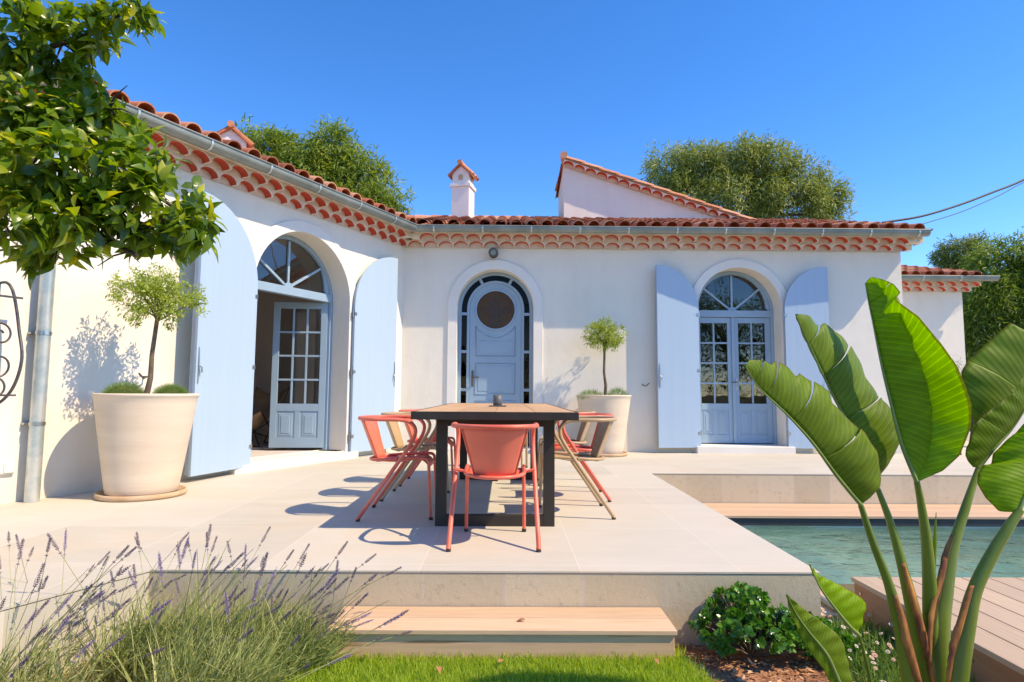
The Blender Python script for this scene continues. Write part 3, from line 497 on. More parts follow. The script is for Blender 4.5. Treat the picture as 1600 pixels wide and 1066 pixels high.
RZ=2.195; full=[(DU+math.cos(2*PI*i/48),RZ+math.sin(2*PI*i/48)) for i in range(49)]
sc=lambda r:[(DU+(a-DU)*r,RZ+(b-RZ)*r) for a,b in full]
m=MB(); m.add([Fd(a,-.240,b) for a,b in sc(.30)[:-1]],[tuple(range(48))]); m.build('round_pane',M['darkglass'],door)
m=MB(); m.strip(sc(.30),sc(.325),-.243,-.222,Fd); m.build('round_moulding',M['frameblue'],door,bevel=.004)
m=MB()
for k in range(-3,4): bar(m,Fd,(DU+k*.026,RZ-.285+.003*k*k),(DU+k*.026,RZ+.12+.02*(3-abs(k))),.006,-.238,-.232)
bar(m,Fd,(DU-.1,RZ-.10),(DU+.1,RZ-.10),.006,-.238,-.231); bar(m,Fd,(DU-.12,RZ+.2),(DU+.12,RZ+.2),.006,-.238,-.231)
for sg in (-1,1):
    sp=[Fd(DU+sg*(.17+.075*math.cos(a)*(1-a/14)),-.234,RZ-.02+.075*math.sin(a)*(1-a/14)) for a in np.linspace(0,9,40)]; m.tube(sp,.0035,6)
m.build('grille',M['iron'],door)
def mould(pts,rad=.011):
    for i in range(len(pts)-1): pass
    m=MB(); m.tube([Fd(a,-.242,b) for a,b in pts],rad,4,cap=True); return m.build('panel_moulding',M['frameblue'],door)
conc=[(DU+.34*math.sin(a),RZ-.425*math.cos(a)) for a in np.linspace(-1.0,1.0,14)]
conc=[(DU-.31,1.93)]+[(DU-.31+.62*i/14,1.90-.155*math.sin(PI*i/14)) for i in range(1,14)]+[(DU+.31,1.93)]
mould([(DU-.31,1.46)]+conc+[(DU+.31,1.46),(DU-.31,1.46)]); mould([(DU-.31,.87),(DU-.31,1.34),(DU+.31,1.34),(DU+.31,.87),(DU-.31,.87)]); mould([(DU-.31,.20),(DU-.31,.76),(DU+.31,.76),(DU+.31,.20),(DU-.31,.20)])
for z0,z1 in ((1.50,1.70),(.91,1.30),(.24,.72)):
    m=MB(); m.box(DU-.27,DU+.27,-.2425,-.237,z0,z1,F=Fd); m.build('door_panel',M['frameblue'],door,bevel=.004)
m=MB(); m.box(DU-.372,DU-.340,-.2425,-.230,.98,1.23,F=Fd); m.build('handle_plate',M['dark'],door,bevel=.006)
m=MB(); m.tube([Fd(DU-.356,-.23,1.13),Fd(DU-.356,-.185,1.13),Fd(DU-.34,-.178,1.13),Fd(DU-.25,-.178,1.125)],.010,8); m.build('handle',M['dark'],door)
# ---- shutters (half-arched leaves folded back on the wall)
def shutter(F,uh,sg,wd,zc,r,zb,phi,wo,label=None,fold=True):
    ca,sa=math.cos(phi),math.sin(phi)
    G=lambda u,w_,z:F(uh+sg*(u*ca-w_*sa*1.0),wo+u*sa+w_*ca,z)
    top=[(u,zc+math.sqrt(max(0,r*r-(r-min(u,r))**2))*(1.0)) for u in [wd*(1-math.cos(PI/2*i/22)) for i in range(23)]]
    bot=[(u,zb) for u,_ in top]; m=MB(); m.strip(top,bot,0,.035,G)
    sh=m.build('shutter',M['shutter'],villa,bevel=.003)
    if label: sh['label']=label
    if fold:
        m=MB(); zt=top[-1][1]
        for k in (1,2): m.box(wd-.055-k*.004,wd-.004*k,-.021*k-.002*k,-.021*k+.017,zb+.01,zt-.01,F=G)
        m.build('folded_leaf',M['shutedge'],sh,bevel=.002)
    for z in (zb+.22,zb+(zc-zb)*.55,zc-.10):
        m=MB(); m.tube([G(-.012,.018,z-.05),G(-.012,.018,z+.05)],.010,8); m.box(-.01,.035,.036,.040,z-.02,z+.02,F=G); m.build('hinge',M['steel'],sh)
    m=MB(); zz=zb+1.08; m.tube([G(wd-.03,.037,zz-.18),G(wd-.03,.045,zz-.05),G(wd-.03,.045,zz+.05),G(wd-.03,.037,zz+.18)],.006,8); m.tube([G(wd-.03,.045,zz),G(wd-.05,.06,zz-.02),G(wd-.055,.062,zz-.07)],.007,8); m.build('latch',M['steel'],sh)
    return sh
shutter(FA,FWU-.665,-1,.66,2.2,.66,.08,R(6),.06,'blue shutter left of the right hand glazed doors')
shutter(FA,FWU+.665,1,.67,2.2,.66,.08,R(2),.07,'blue shutter partly behind the big leaves',fold=False)
shutter(WI,WU+.80,1,.86,2.05,.84,.06,R(12),.06,'tall blue shutter behind the large clay pot')
shutter(WI,WU-.83,-1,.86,2.05,.83,.07,R(3),.05,'blue shutter nearest the inner corner of the house')
# shutter stays on the wall
for F,u in ((FA,FWU-1.52),(WI,WU+1.98)):
    m=MB(); m.tube([F(u,0,1.02),F(u,.06,1.02),F(u+.04,.075,1.0),F(u+.09,.075,1.05)],.008,8); m.build('shutter_stay',M['iron'],villa)
# ---- scalloped cornice, gutter, tiled roof
def genoise(F,u0f,u1f,rows,pitch=.2345,r=.108,ends=0,fill=True):
    m=MB()
    for k,(z0,pr,back,offs) in enumerate(rows):
        ua=u0f(pr); ub=u1f(pr); zt=z0+.0855; u=ua+offs*pitch-pitch
        cuts=[]
        while u<ub:
            c=u+pitch/2; 
            if c-r>ua-.001 and c+r<ub+.001: cuts.append(c)
            u+=pitch
        prev=ua
        def rect(a,b):
            if b-a>1e-4:
                m.add([F(a,pr,z0),F(b,pr,z0),F(b,pr,zt),F(a,pr,zt)],[(0,1,2,3)],0); m.add([F(a,pr,z0),F(b,pr,z0),F(b,back,z0),F(a,back,z0)],[(0,1,2,3)],0)
        for c in cuts:
            rr=r*random.uniform(.96,1.03); zj=random.uniform(-.003,.003)
            rect(prev,c-rr); n=10; A=[(c-rr*math.cos(PI*i/n),z0+zj*math.sin(PI*i/n)+(.079/.108)*rr*math.sin(PI*i/n)) for i in range(n+1)]
            m.add([F(a,pr,b) for a,b in A]+[F(a,pr,zt) for a,b in A],[(i,i+1,n+2+i,n+1+i) for i in range(n)],0)
            m.add([F(a,pr,b) for a,b in A]+[F(a,pr-.012,b) for a,b in A],[(i,i+1,n+2+i,n+1+i) for i in range(n)],0,True)
            m.add([F(a,pr-.012,b) for a,b in A]+[F(a,back,b) for a,b in A],[(i,i+1,n+2+i,n+1+i) for i in range(n)],1,True)
            prev=c+rr
        rect(prev,ub); m.add([F(ua,back,z0-.004),F(ub,back,z0-.004),F(ub,back,zt),F(ua,back,zt)],[(0,1,2,3)],0)
        m.add([F(ub,pr,z0),F(ub,0,z0),F(ub,0,zt),F(ub,pr,zt)],[(0,1,2,3)],0); m.add([F(ua,pr,z0),F(ua,0,z0),F(ua,0,zt),F(ua,pr,zt)],[(0,1,2,3)],0)
        m.add([F(ua,pr,zt),F(ub,pr,zt),F(ub,0,zt),F(ua,0,zt)],[(0,1,2,3)],0)
    return m.build('cornice',[M['mortar'],M['red']],villa)
rows=[(3.135,.125,.030,0),(3.222,.250,.140,.5)]; rowsw=[(3.135,.125,.012,0),(3.222,.250,.125,.5)]
mit=lambda w_:.605*w_
genoise(FA,mit,lambda w_:ENDU+w_*.8,rows); genoise(WI,mit,lambda w_:8.3,rowsw)
for F_,ua,ub,za_ in ((FA,.13,ENDU+.17,3.3085),(WI,.13,8.3,3.3085)):
    m=MB(); m.box(ua,ub,-.3,.285,za_,za_+.055,F=F_); m.build('eaves_infill',M['mortar'],villa)
def gutter(F,u0f,u1f,wc=.37,zc=3.348,r=.064,brk=.73,u_first=.35):
    m=MB(); prof=[(wc-r,zc+.03)]+[(wc-r*math.cos(PI*i/12),zc-r*math.sin(PI*i/12)) for i in range(13)]+[(wc+r,zc+.022)]
    inn=[(wc+(a-wc)*.96,zc+(b-zc)*.95+.001) for a,b in prof]
    for P_ in (prof,inn):
        n=len(P_); m.add([F(u0f(a),a,b) for a,b in P_]+[F(u1f(a),a,b) for a,b in P_],[(i,i+1,n+i+1,n+i) for i in range(n-1)],0,True)
    e=[F(u1f(a),a,b) for a,b in prof[1:-1]]; m.add(e,[tuple(range(len(e)))])
    m.tube([F(u0f(wc+r),wc+r+.004,zc+.024),F(u1f(wc+r),wc+r+.004,zc+.024)],.009,8)
    gt=m.build('gutter',M['zinc'],villa); u=u_first; u1=u1f(wc)
    while u<u1-.05:
        m=MB(); pp=[(wc+(a-wc)*1.03,zc+(b-zc)*1.03) for a,b in prof[1:]]; m.strip([(a,b) for a,b in pp],[(wc+(a-wc)*1.07,zc+(b-zc)*1.07) for a,b in pp],u,u+.022,lambda a,ww,b:F(ww,a,b)); m.build('gutter_bracket',M['pipe'],gt); u+=brk
    return gt
gutter(FA,mit,lambda w_:ENDU+.19,u_first=.50); gutter(WI,mit,lambda w_:8.3,u_first=.75)
def tile_roof(F,u0,u1,z0,wf,slope,length,pitch=.2345,name='roof'):
    m=MB(); cs,sn=math.cos(slope),math.sin(slope)
    def G(u,d,h): return F(u,wf-d*cs-h*sn*-1*0+h*sn,z0+d*sn+h*cs)
    expo=.36; L=.46; nc=int(length/expo); ncol=int((u1-u0)/pitch)
    m.add([G(u0-.05,-.02,-.006),G(u1+.05,-.02,-.006),G(u1+.05,length,-.006),G(u0-.05,length,-.006)],[(0,1,2,3)],0,False,.1)
    for c in range(ncol):
        uc=u0+pitch*(c+.5)
        for k in range(nc):
            d0=expo*k+random.uniform(-.018,.018); j=random.uniform(-.008,.008); tn=random.random(); ra,rb=.094,.076; n=8; lift=.022
            def ringp(d,r_,h): return [G(uc+j-r_*math.cos(PI*i/n),d,h+.88*r_*math.sin(PI*i/n)) for i in range(n+1)]
            A=ringp(d0,ra,.028+lift); Bq=ringp(d0+L,rb,.028); I=ringp(d0,ra-.014,.028+lift); J=ringp(d0+.16,ra-.018,.028+lift*.6)
            q=[(i,i+1,n+2+i,n+1+i) for i in range(n)]
            m.add(A+Bq,q,0,True,tn); m.add(A+I,q,0,False,min(1,tn+.15))
            if k<2: m.add(I+J,q,0,True,tn*.5)
            # channel tile between
            if k<3 or True:
                h=.052; ui=uc+pitch/2; ch=[G(ui-.075*math.cos(PI*i/6),d0-.03,h-.05*math.sin(PI*i/6)) for i in range(7)]; c2=[G(ui-.075*math.cos(PI*i/6),d0+L-.1,h-.012-.05*math.sin(PI*i/6)) for i in range(7)]
                m.add(ch+c2,[(i,i+1,8+i,7+i) for i in range(6)],0,True,random.random()); 
    return m.build(name,M['tile'],villa)
SL=R(17.3)
tile_roof(FA,.22,ENDU+.20,3.352,.375,SL,4.3); tile_roof(WI,.22,8.2,3.352,.375,SL,4.3)
# valley filler between the two slopes + ridge row
m=MB(); z=lambda d:3.345+d*math.tan(SL)
m.add([FA(.22,.37,3.345),FA(0,-4.0,z(4.3)),FA(-2.4,-4.0,z(4.3)),WI(0,-4.0,z(4.3)),WI(.22,.37,3.343)],[(0,1,2),(0,2,4),(2,3,4)],0,False,.4); m.build('roof_valley',M['tile'],villa)
m=MB(); u=-1.2
while u<3.2:
    rr=.1; m.add([FA(u+dd,-3.95-rr*math.cos(PI*i/8),z(4.28)+.02+rr*math.sin(PI*i/8)+(.02 if dd==0 else 0)) for dd in (0,.44) for i in range(9)],[(i,i+1,10+i,9+i) for i in range(8)],0,True,random.uniform(.5,1)); u+=.38
m.build('ridge_tile',M['tile'],villa)
# ---- annexe to the right, further back
AN=frame((6.3,11.9),(1,0),(0,-1))
wall(AN,-.2,2.77,-.4,3.12,[])
m=MB(); m.box(9.05-.3,9.067,11.905,16,-.4,3.11); m.build('wall',M['plaster'],villa)
genoise(AN,lambda w_:-.2,lambda w_:2.77+w_*.8,[(2.945,.125,.03,0),(3.032,.25,.14,.5)])
# returned cornice and gutter on the annexe
gutter(AN,lambda w_:-.2,lambda w_:3.19,zc=3.160,u_first=.25)
tile_roof(AN,-.15,3.02,3.165,.375,R(15),3.2)
# ---- raised gable block above the roof
m=MB(); x0,x1=1.145,5.25; yf,yb=12.0,13.3; za,zbk,zr=5.575,5.33,4.20
m.add([(x0,yf,3.6),(x1,yf,3.6),(x1,yf,zr),(x0,yf,za)],[(0,1,2,3)]); m.add([(x0,yf,3.6),(x0,yf,za),(x0,yb,zbk),(x0,yb,3.6)],[(0,1,2,3)]); m.add([(x0,yb,3.6),(x0,yb,zbk),(x1,yb,zr-.2),(x1,yb,3.6)],[(0,1,2,3)])
m.build('gable_wall',M['plaster2'],villa)
dx,dz=x1-x0,zr-za; ln=math.hypot(dx,dz); ang=math.atan2(dz,dx)
GF=lambda u,w_,z_:(x0+u*math.cos(ang)-z_*math.sin(ang),yf-w_,za+u*math.sin(ang)+z_*math.cos(ang))
m2=[( -.098,.16,.04,0)]
genoise(GF,lambda w_:.0,lambda w_:ln+.3,m2)
m=MB(); m.add([GF(-.03,.19,.006),GF(ln+.5,.19,.006),GF(ln+.5,-1.4,-.16),GF(-.03,-1.4,-.16)],[(0,1,2,3)],0,False,.9); m.add([GF(-.03,.19,.006),GF(ln+.5,.19,.006),GF(ln+.5,.19,-.006),GF(-.03,.19,-.006)],[(0,1,2,3)],0,False,.9)
u=0
while u<ln+.3:
    rr=.085; L=.42; m.add([GF(u+dd,.12-rr*math.cos(PI*i/8),.004+(.022 if dd else .0)+rr*.75*math.sin(PI*i/8)) for dd in (0,L) for i in range(9)],[(i,i+1,10+i,9+i) for i in range(8)],0,True,random.uniform(.6,1)); u+=.36
for k in range(4):
    y=yf+.1+k*.34; zz=za-.05-(k*.34)*.2; m.add([(x0-.06+.07-.07*math.cos(PI*i/8),y+dd,zz+.07*math.sin(PI*i/8)-dd*.2) for dd in (0,.38) for i in range(9)],[(i,i+1,10+i,9+i) for i in range(8)],0,True,.3)
m.build('gable_tiles',M['tile'],villa)
m=MB(); m.tube([(x0-.02,yf-.2,za+.06),(x0+.02,yf+.12,za+.07)],.075,14,tone=.9); m.build('end_tile',M['tile'],villa)
# ---- chimneys
def chimney(x,y,zb_,ztop,wd,rot,label,dp_=None):
    c_=MB(); cr,sr=math.cos(rot),math.sin(rot); h=wd/2; hd=(dp_ or wd)/2
    L=lambda a,b,z_:(x+a*cr-b*sr,y+a*sr+b*cr,z_)
    ze=ztop-.21; c_.box(-h,h,-hd,hd,zb_,ze-.27,F=L); c_.box(-h-.028,h+.028,-hd-.028,hd+.028,ze-.27,ze-.20,F=L); c_.box(-h+.01,h-.01,-hd+.01,hd-.01,ze-.20,ze,F=L)
    c_.add([L(-h+.01,-hd+.01,ze),L(h-.01,-hd+.01,ze),L(0,-hd+.01,ztop-.04),L(-h+.01,hd-.01,ze),L(h-.01,hd-.01,ze),L(0,hd-.01,ztop-.04)],[(0,1,2),(3,5,4)])
    ch=c_.build('chimney',M['trim'],villa,bevel=.006); ch['label']=label
    m=MB()
    m.add([L(-.045,-hd+.004,ze-.13),L(.045,-hd+.004,ze-.13),L(.045,-hd+.004,ze-.02),L(-.045,-hd+.004,ze-.02)],[(0,1,2,3)]); m.build('smoke_opening',M['saucer'],ch); m=MB(); m.add([L(h-.006,-.05,ze-.13),L(h-.006,.05,ze-.13),L(h-.006,.05,ze-.02),L(h-.006,-.05,ze-.02)],[(0,1,2,3)]); m.build('smoke_opening',M['saucer'],ch)
    m=MB()
    for sg in (-1,1):
        P0=(0,ztop); P1=(sg*(h+.06),ze-.03)
        m.add([L(P0[0],-hd-.05,P0[1]),L(P1[0],-hd-.05,P1[1]),L(P1[0],hd+.05,P1[1]),L(P0[0],hd+.05,P0[1])]+[L(P0[0],-hd-.05,P0[1]-.03),L(P1[0],-hd-.05,P1[1]-.03),L(P1[0],hd+.05,P1[1]-.03),L(P0[0],hd+.05,P0[1]-.03)],[(0,1,2,3),(4,5,6,7),(0,1,5,4),(1,2,6,5),(2,3,7,6)],0,False,.45)
        for k in range(3):
            bb=-hd-.05+(2*hd+.10)*(k+.5)/3
            m.tube([L(P0[0],bb,P0[1]+.01),L(P1[0]*1.06,bb,P1[1]+.0)],[.035,.042],8,tone=random.random())
    m.tube([L(0,-hd-.08,ztop+.01),L(0,hd+.08,ztop+.01)],.05,10,tone=.7); m.build('chimney_cap',M['tile'],ch)
chimney(-.90,12.1,3.8,5.48,.37,R(-14),'tall white chimney with small tiled gable roof')
chimney(-4.24,9.1,3.5,4.86,.46,R(20),'small white chimney behind the left roof edge',.40)
# ---- downpipe with collars (left wall)
m=MB(); m.tube([WI(4.87,.10,-.0),WI(4.87,.10,2.9),WI(4.86,.14,3.04),WI(4.85,.33,3.25),WI(4.85,.37,3.30)],.052,18); dpip=m.build('downpipe',M['pipe'],villa)
for z_ in (.62,1.35,2.3):
    m=MB(); m.tube([WI(4.87,.10,z_-.013),WI(4.87,.10,z_+.013)],.058,18); m.box(4.80,4.94,.0,.05,z_-.008,z_+.008,F=WI); m.build('pipe_collar',M['steel'],dpip)
# ---- wrought-iron window grille at the left edge
gr=MB()
bow=[WI(5.17,.02,1.72),WI(5.155,.12,1.72),WI(5.13,.16,1.66),WI(5.10,.17,1.52),WI(5.085,.20,1.35),WI(5.08,.26,1.14),WI(5.10,.24,.95),WI(5.14,.18,.82),WI(5.2,.08,.74),WI(5.24,.02,.72)]
gr.tube([tuple(p) for p in catm(bow,6)],.011,8)
for cu,cz,r_,sg in ((5.19,1.31,.085,1),(5.19,1.08,.10,-1),(5.2,.90,.08,1)):
    gr.tube([WI(cu+(r_*(1-a/11))*math.cos(a*sg+.4),.17,cz+(r_*1.15*(1-a/11))*math.sin(a*sg+.4)) for a in np.linspace(0,8.5,34)],.008,8)
gr.box(5.06,6.0,.15,.17,1.60,1.615,F=WI); gr.box(5.06,6.0,.15,.17,.84,.855,F=WI)
for k in range(7): gr.tube([WI(5.27+k*.1,.16,.78),WI(5.27+k*.1,.16,1.66)],.008,8)
gg=gr.build('window_grille',M['iron'],villa)
m=MB(); m.box(5.16,5.24,.002,.05,.74,1.72,F=WI); m.box(5.92,6.0,.002,.05,.74,1.72,F=WI); m.box(5.24,5.92,.002,.05,1.64,1.72,F=WI); m.box(5.24,5.92,.002,.05,.74,.82,F=WI); m.box(5.56,5.60,.002,.045,.82,1.64,F=WI); sw=m.build('window_frame',M['frameblue'],villa,bevel=.003)
m=MB(); m.box(5.24,5.56,.002,.012,.82,1.64,F=WI); m.box(5.60,5.92,.002,.012,.82,1.64,F=WI); m.build('pane',M['cup'],sw)
# ---- wall lamp
wl=thing('wall_lamp','small round dark wall lamp above the entrance door','lamp',FA(1.398,0,3.04))
m=MB(); b=FA(1.398,0,3.04); m.tube([(b[0],b[1]-.002,b[2]),(b[0],b[1]-.03,b[2])],.07,24); m.build('wall_plate',M['dark'],wl)
m=MB(); m.tube([(b[0],b[1]-.03,b[2]),(b[0],b[1]-.06,b[2]),(b[0],b[1]-.16,b[2]-.01)],[.03,.062,.072],24); m.tube([(b[0],b[1]-.161,b[2]-.01),(b[0],b[1]-.172,b[2]-.011)],[.074,.066],24); m.build('lamp_head',M['dark'],wl)
m=MB(); m.tube([(b[0],b[1]-.170,b[2]-.011),(b[0],b[1]-.178,b[2]-.012)],[.045,.04],20); m.build('lens',M['zinc'],wl)
# ---- sockets
sk=thing('wall_socket','white double outdoor socket low on the wall beside the downpipe','socket',WI(5.03,0,.27))
m=MB(); m.box(4.965,5.14,.001,.03,.23,.325,F=WI); m.build('socket_box',M['socket'],sk,bevel=.006)
for k in (0,1): m=MB(); m.box(4.975+k*.085,5.045+k*.085,.0305,.038,.24,.315,F=WI); m.build('flap',M['socket'],sk,bevel=.003)
# ---- leather chair inside
bc=thing('butterfly_chair','tan leather sling chair inside the room behind the open door','chair',(-3.58,9.2,.09),R(-25))
S_=[(-.33,.10,.86),(.33,.10,.86),(.34,-.42,.52),(-.34,-.42,.52)]
m=MB(); n=10; V=[]
for j in range(n+1):
    for i in range(n+1):
        a,b_=i/n,j/n; p=[(1-a)*(1-b_)*S_[0][k]+a*(1-b_)*S_[1][k]+a*b_*S_[2][k]+(1-a)*b_*S_[3][k] for k in range(3)]
        sag=math.sin(PI*a)*.10+math.sin(PI*b_)**.8*.33*(0.5+.5*math.sin(PI*a)); V.append((p[0]*(1-.25*math.sin(PI*b_)),p[1],p[2]-sag))
m.add(V,[(j*(n+1)+i,j*(n+1)+i+1,(j+1)*(n+1)+i+1,(j+1)*(n+1)+i) for j in range(n) for i in range(n)],0,True)
def local(mb,name,mat,root,**k):
    o=MB.build(mb,name,mat,None,**k); o.parent=root; return o
so_=local(m,'leather_sling',M['leather'],bc); sm=so_.modifiers.new('t','SOLIDIFY'); sm.thickness=.004
m=MB()
for sx in (-1,1):
    m.tube([(sx*.33,.10,.86),(sx*.30,-.05,.45),(sx*-.24,-.34,.01),(sx*.24,-.34,.012),(sx*.0,-.15,.2)][:3],.008,8); m.tube([(sx*.34,-.42,.52),(sx*.30,-.2,.25),(sx*-.26,.22,.01)],.008,8)
m.tube([(-.24,-.34,.01),(.24,-.34,.01)],.008,8); m.tube([(-.26,.22,.01),(.26,.22,.01)],.008,8); local(m,'wire_frame',M['black'],bc)
# ------------------------------------------------------------------ table
tb=thing('dining_table','long timber table with black steel frame legs on the terrace','table',(-.07,5.3,0))
X0,X1,Y0,Y1=-.60,.465,3.88,6.80; nb=4; dark_c=None
for i in range(nb):
    a=X0+.012+(X1-X0-.024)*i/nb; b_=X0+.012+(X1-X0-.024)*(i+1)/nb
    for y0,y1 in ((Y0+.012,5.2),(5.204,Y1-.012)):
        m=MB(); m.box(a+.0022,b_-.0022,y0,y1,.748,.772,tone=random.random()); m.build('tabletop_board',M['teak'],tb,bevel=.002)
m=MB()
m.box(X0,X1,Y0,Y0+.011,.722,.773); m.box(X0,X1,Y1-.011,Y1,.722,.773); m.box(X0,X0+.011,Y0+.0112,Y1-.0112,.722,.773); m.box(X1-.011,X1,Y0+.0112,Y1-.0112,.722,.773); m.box(X0+.0115,X1-.0115,Y0+.0115,Y1-.0115,.724,.7465)
m.build('tabletop_frame',M['black'],tb,bevel=.0015)
for y in (4.17,6.35):
    m=MB(); yy0,yy1=y,y+.06; xa,xb=-.470,.335; tw=.075
    m.box(xa,xa+tw,yy0,yy1,.0,.7215); m.box(xb-tw,xb,yy0,yy1,.0,.7215); m.box(xa+tw,xb-tw,yy0,yy1,0,.072); m.box(xa+tw,xb-tw,yy0,yy1,.665,.7215); m.build('leg_frame',M['black'],tb,bevel=.003)
cu=thing('candle_cup','small grey stoneware cup on a flat saucer on the table','cup',(-.07,5.33,.773))
m=MB(); m.box(-.145,.005,5.26,5.40,.7735,.782); m.build('coaster',M['cup'],cu,bevel=.003)
m=MB(); m.lathe([(.0,0),(.036,0),(.040,.004),(.040,.088),(.037,.088),(.036,.02),(0,.018)],(-.07,5.33,.783),28); m.build('cup_body',M['cup'],cu)
def rounded(pts,rad=.06,n=6):
    out=[Vector(pts[0])]
    for i in range(1,len(pts)-1):
        p,a,b_=Vector(pts[i]),Vector(pts[i-1]),Vector(pts[i+1]); r_=min(rad,(a-p).length*.45,(b_-p).length*.45)
        s0=p+(a-p).normalized()*r_; s1=p+(b_-p).normalized()*r_
        for k in range(n+1): t_=k/n; out.append(s0*(1-t_)**2+p*2*t_*(1-t_)+s1*t_*t_)
    out.append(Vector(pts[-1])); return out
def make_chair(name,label,frame_m,pan_m):
    c=thing(name,label,'chair',(0,0,0),0,'metal armchairs round the dining table')
    R1=catm([(.256,0,.012),(.250,.12,.186),(.243,.25,.372),(.238,.355,.53),(.2375,.385,.602),(.239,.378,.652),(.243,.335,.688),(.247,.26,.700),(.25,.17,.701)],5); arcp=[Vector((.25*math.cos(a),.14-.195*math.sin(a),.701)) for a in np.linspace(0,PI,25)][1:-1]
    L1=[Vector((-p.x,p.y,p.z)) for p in R1[::-1]]
    m=MB(); m.tube(R1+arcp+L1,.0138,12); local(m,'arm_frame',frame_m,c)
    # seat rim with front legs bending down
    for sg in (-1,1):
        pr=rounded([(sg*.187,.50,.012),(sg*.182,.475,.425),(sg*.180,.40,.428),(sg*.178,.22,.418)],.075)
        m=MB(); m.tube(pr[:len(pr)//2+1],.0115,12); local(m,'leg',frame_m,c)
        if sg>0: pr_=pr
    m=MB(); pr=[p for p in pr_[len(pr_)//2:]]; ar=[Vector((.178*math.cos(a),.21-.178*math.sin(a),.416-.010*math.sin(a))) for a in np.linspace(0,PI,21)][1:-1]
    m.tube(pr+ar+[Vector((-p.x,p.y,p.z)) for p in pr[::-1]],.0115,12); local(m,'seat_rim',frame_m,c)
    # seat pan
    rows_=[]; k=16
    for i in range(k+1):
        t_=i/k; y=.035+t_*.447
        if y<.21: hw=.178*math.sqrt(max(0,1-((.21-y)/.178)**2))
        else: hw=.178
        z=.412-.010*math.sin(PI*t_); 
        if y>.40: z=.424-((y-.40)/.08)**2*.055; 
        elif y>.3: z=.412-.010*math.sin(PI*t_)+(y-.3)/.1*.014
        rows_.append([(hw*(-1+2*j/10),y,z-.006*(1-(-1+2*j/10)**2)) for j in range(11)])
    m=MB(); m.add([p for r_ in rows_ for p in r_],[(i*11+j,i*11+j+1,(i+1)*11+j+1,(i+1)*11+j) for i in range(k) for j in range(10)],0,True)
    o=local(m,'seat',pan_m,c); q=o.modifiers.new('t','SOLIDIFY'); q.thickness=.003
    # backrest: tapering curved sheet
    m=MB(); V=[]; k=12
    for i in range(k+1):
        t_=i/k; z=.405+(.69-.405)*t_; hw=.118+(.192-.118)*t_; yc=.060+(-.048-.060)*t_
        for j in range(15):
            s=-1+2*j/14; V.append((hw*s,yc+(.055+.015*t_)*s*s*.9,z))
    m.add(V,[(i*15+j,i*15+j+1,(i+1)*15+j+1,(i+1)*15+j) for i in range(k) for j in range(14)],0,True)
    o=local(m,'backrest',pan_m,c); q=o.modifiers.new('t','SOLIDIFY'); q.thickness=.004
    for sg in (-1,1):
        m=MB(); m.tube([(sg*(.118+.074*t_),.060-.108*t_+(.055+.015*t_)*.9,.405+.285*t_) for t_ in (0,.5,1)],.005,8); local(m,'back_edge',frame_m,c)
        m=MB(); m.tube([(sg*.175,.25,.414),(sg*.243,.25,.428)],.009,10); local(m,'side_stretcher',frame_m,c)
        for p,q_ in (((sg*.255,0,0),(sg*.2545,.009,.022)),((sg*.187,.50,0),(sg*.1868,.499,.02))):
            m=MB(); m.tube([p,q_],.0142,12); local(m,'foot_cap',M['rubber'],c)
    m=MB(); m.box(-.02,.02,.07,.10,.382,.400); local(m,'bumper',M['rubber'],c)
    return c
coral=make_chair('armchair','coral metal armchair at the near end of the table, seen from behind',M['coral'],M['coral_pan'])
tan=make_chair('armchair','',M['tan'],M['tan'])
coral.location=(-.062,3.52,0)
q=-PI/2
dup(coral,(-1.02,4.56,0),q+.0,'coral armchair on the left side of the table, nearest the lavender')
dup(coral,(-1.00,6.13,0),q,'coral armchair on the left side of the table, farthest back')
tan.location=(-1.01,5.34,0); tan.rotation_euler=(0,0,q-.02); tan['label']='tan armchair between two coral chairs on the table\'s left side'
dup(tan,(.775,4.67,0),-q+.02,'tan armchair on the right side of the table, nearest the camera')
dup(coral,(.87,5.36,0),-q-.01,'coral armchair between two tan chairs on the table\'s right side')
dup(tan,(.83,6.12,0),-q,'tan armchair on the table\'s right side beside the planter')
dup(tan,(.0,7.36,0),PI,'tan armchair at the far end of the table before the entrance door')
# ------------------------------------------------------------------ planters and their little trees
def planter(x,y,label):
    p=thing('planter',label,'planter',(x,y,0),0,'cream clay planters')
    m=MB(); m.lathe([(0,.0),(.315,0),(.335,.006),(.340,.022),(.338,.045),(.325,.046),(.32,.026),(0,.024)],(0,0,0),56); local(m,'saucer',M['saucer'],p)
    m=MB(); pr=[(0,.028),(.262,.028),(.272,.045)]+[(.272+.118*t_**.96,.045+.79*t_) for t_ in np.linspace(.05,1,14)]+[(.397,.842),(.401,.852),(.399,.862),(.388,.866),(.366,.862),(.355,.83),(.35,.80)]
    m.lathe(pr,(0,0,0),64); local(m,'pot_body',M['pot'],p)
    m=MB(); n=40; m.add([(.352*math.cos(2*PI*i/n),.352*math.sin(2*PI*i/n),.805) for i in range(n)],[tuple(range(n))]); local(m,'potting_soil',M['soil'],p); return p
LX,LY=-3.09,5.30; RX,RY=1.43,8.91
planter(LX,LY,'large cream clay pot on a saucer beside the tall blue shutter'); planter(RX,RY,'cream clay pot on a saucer between the entrance door and the glazed doors')
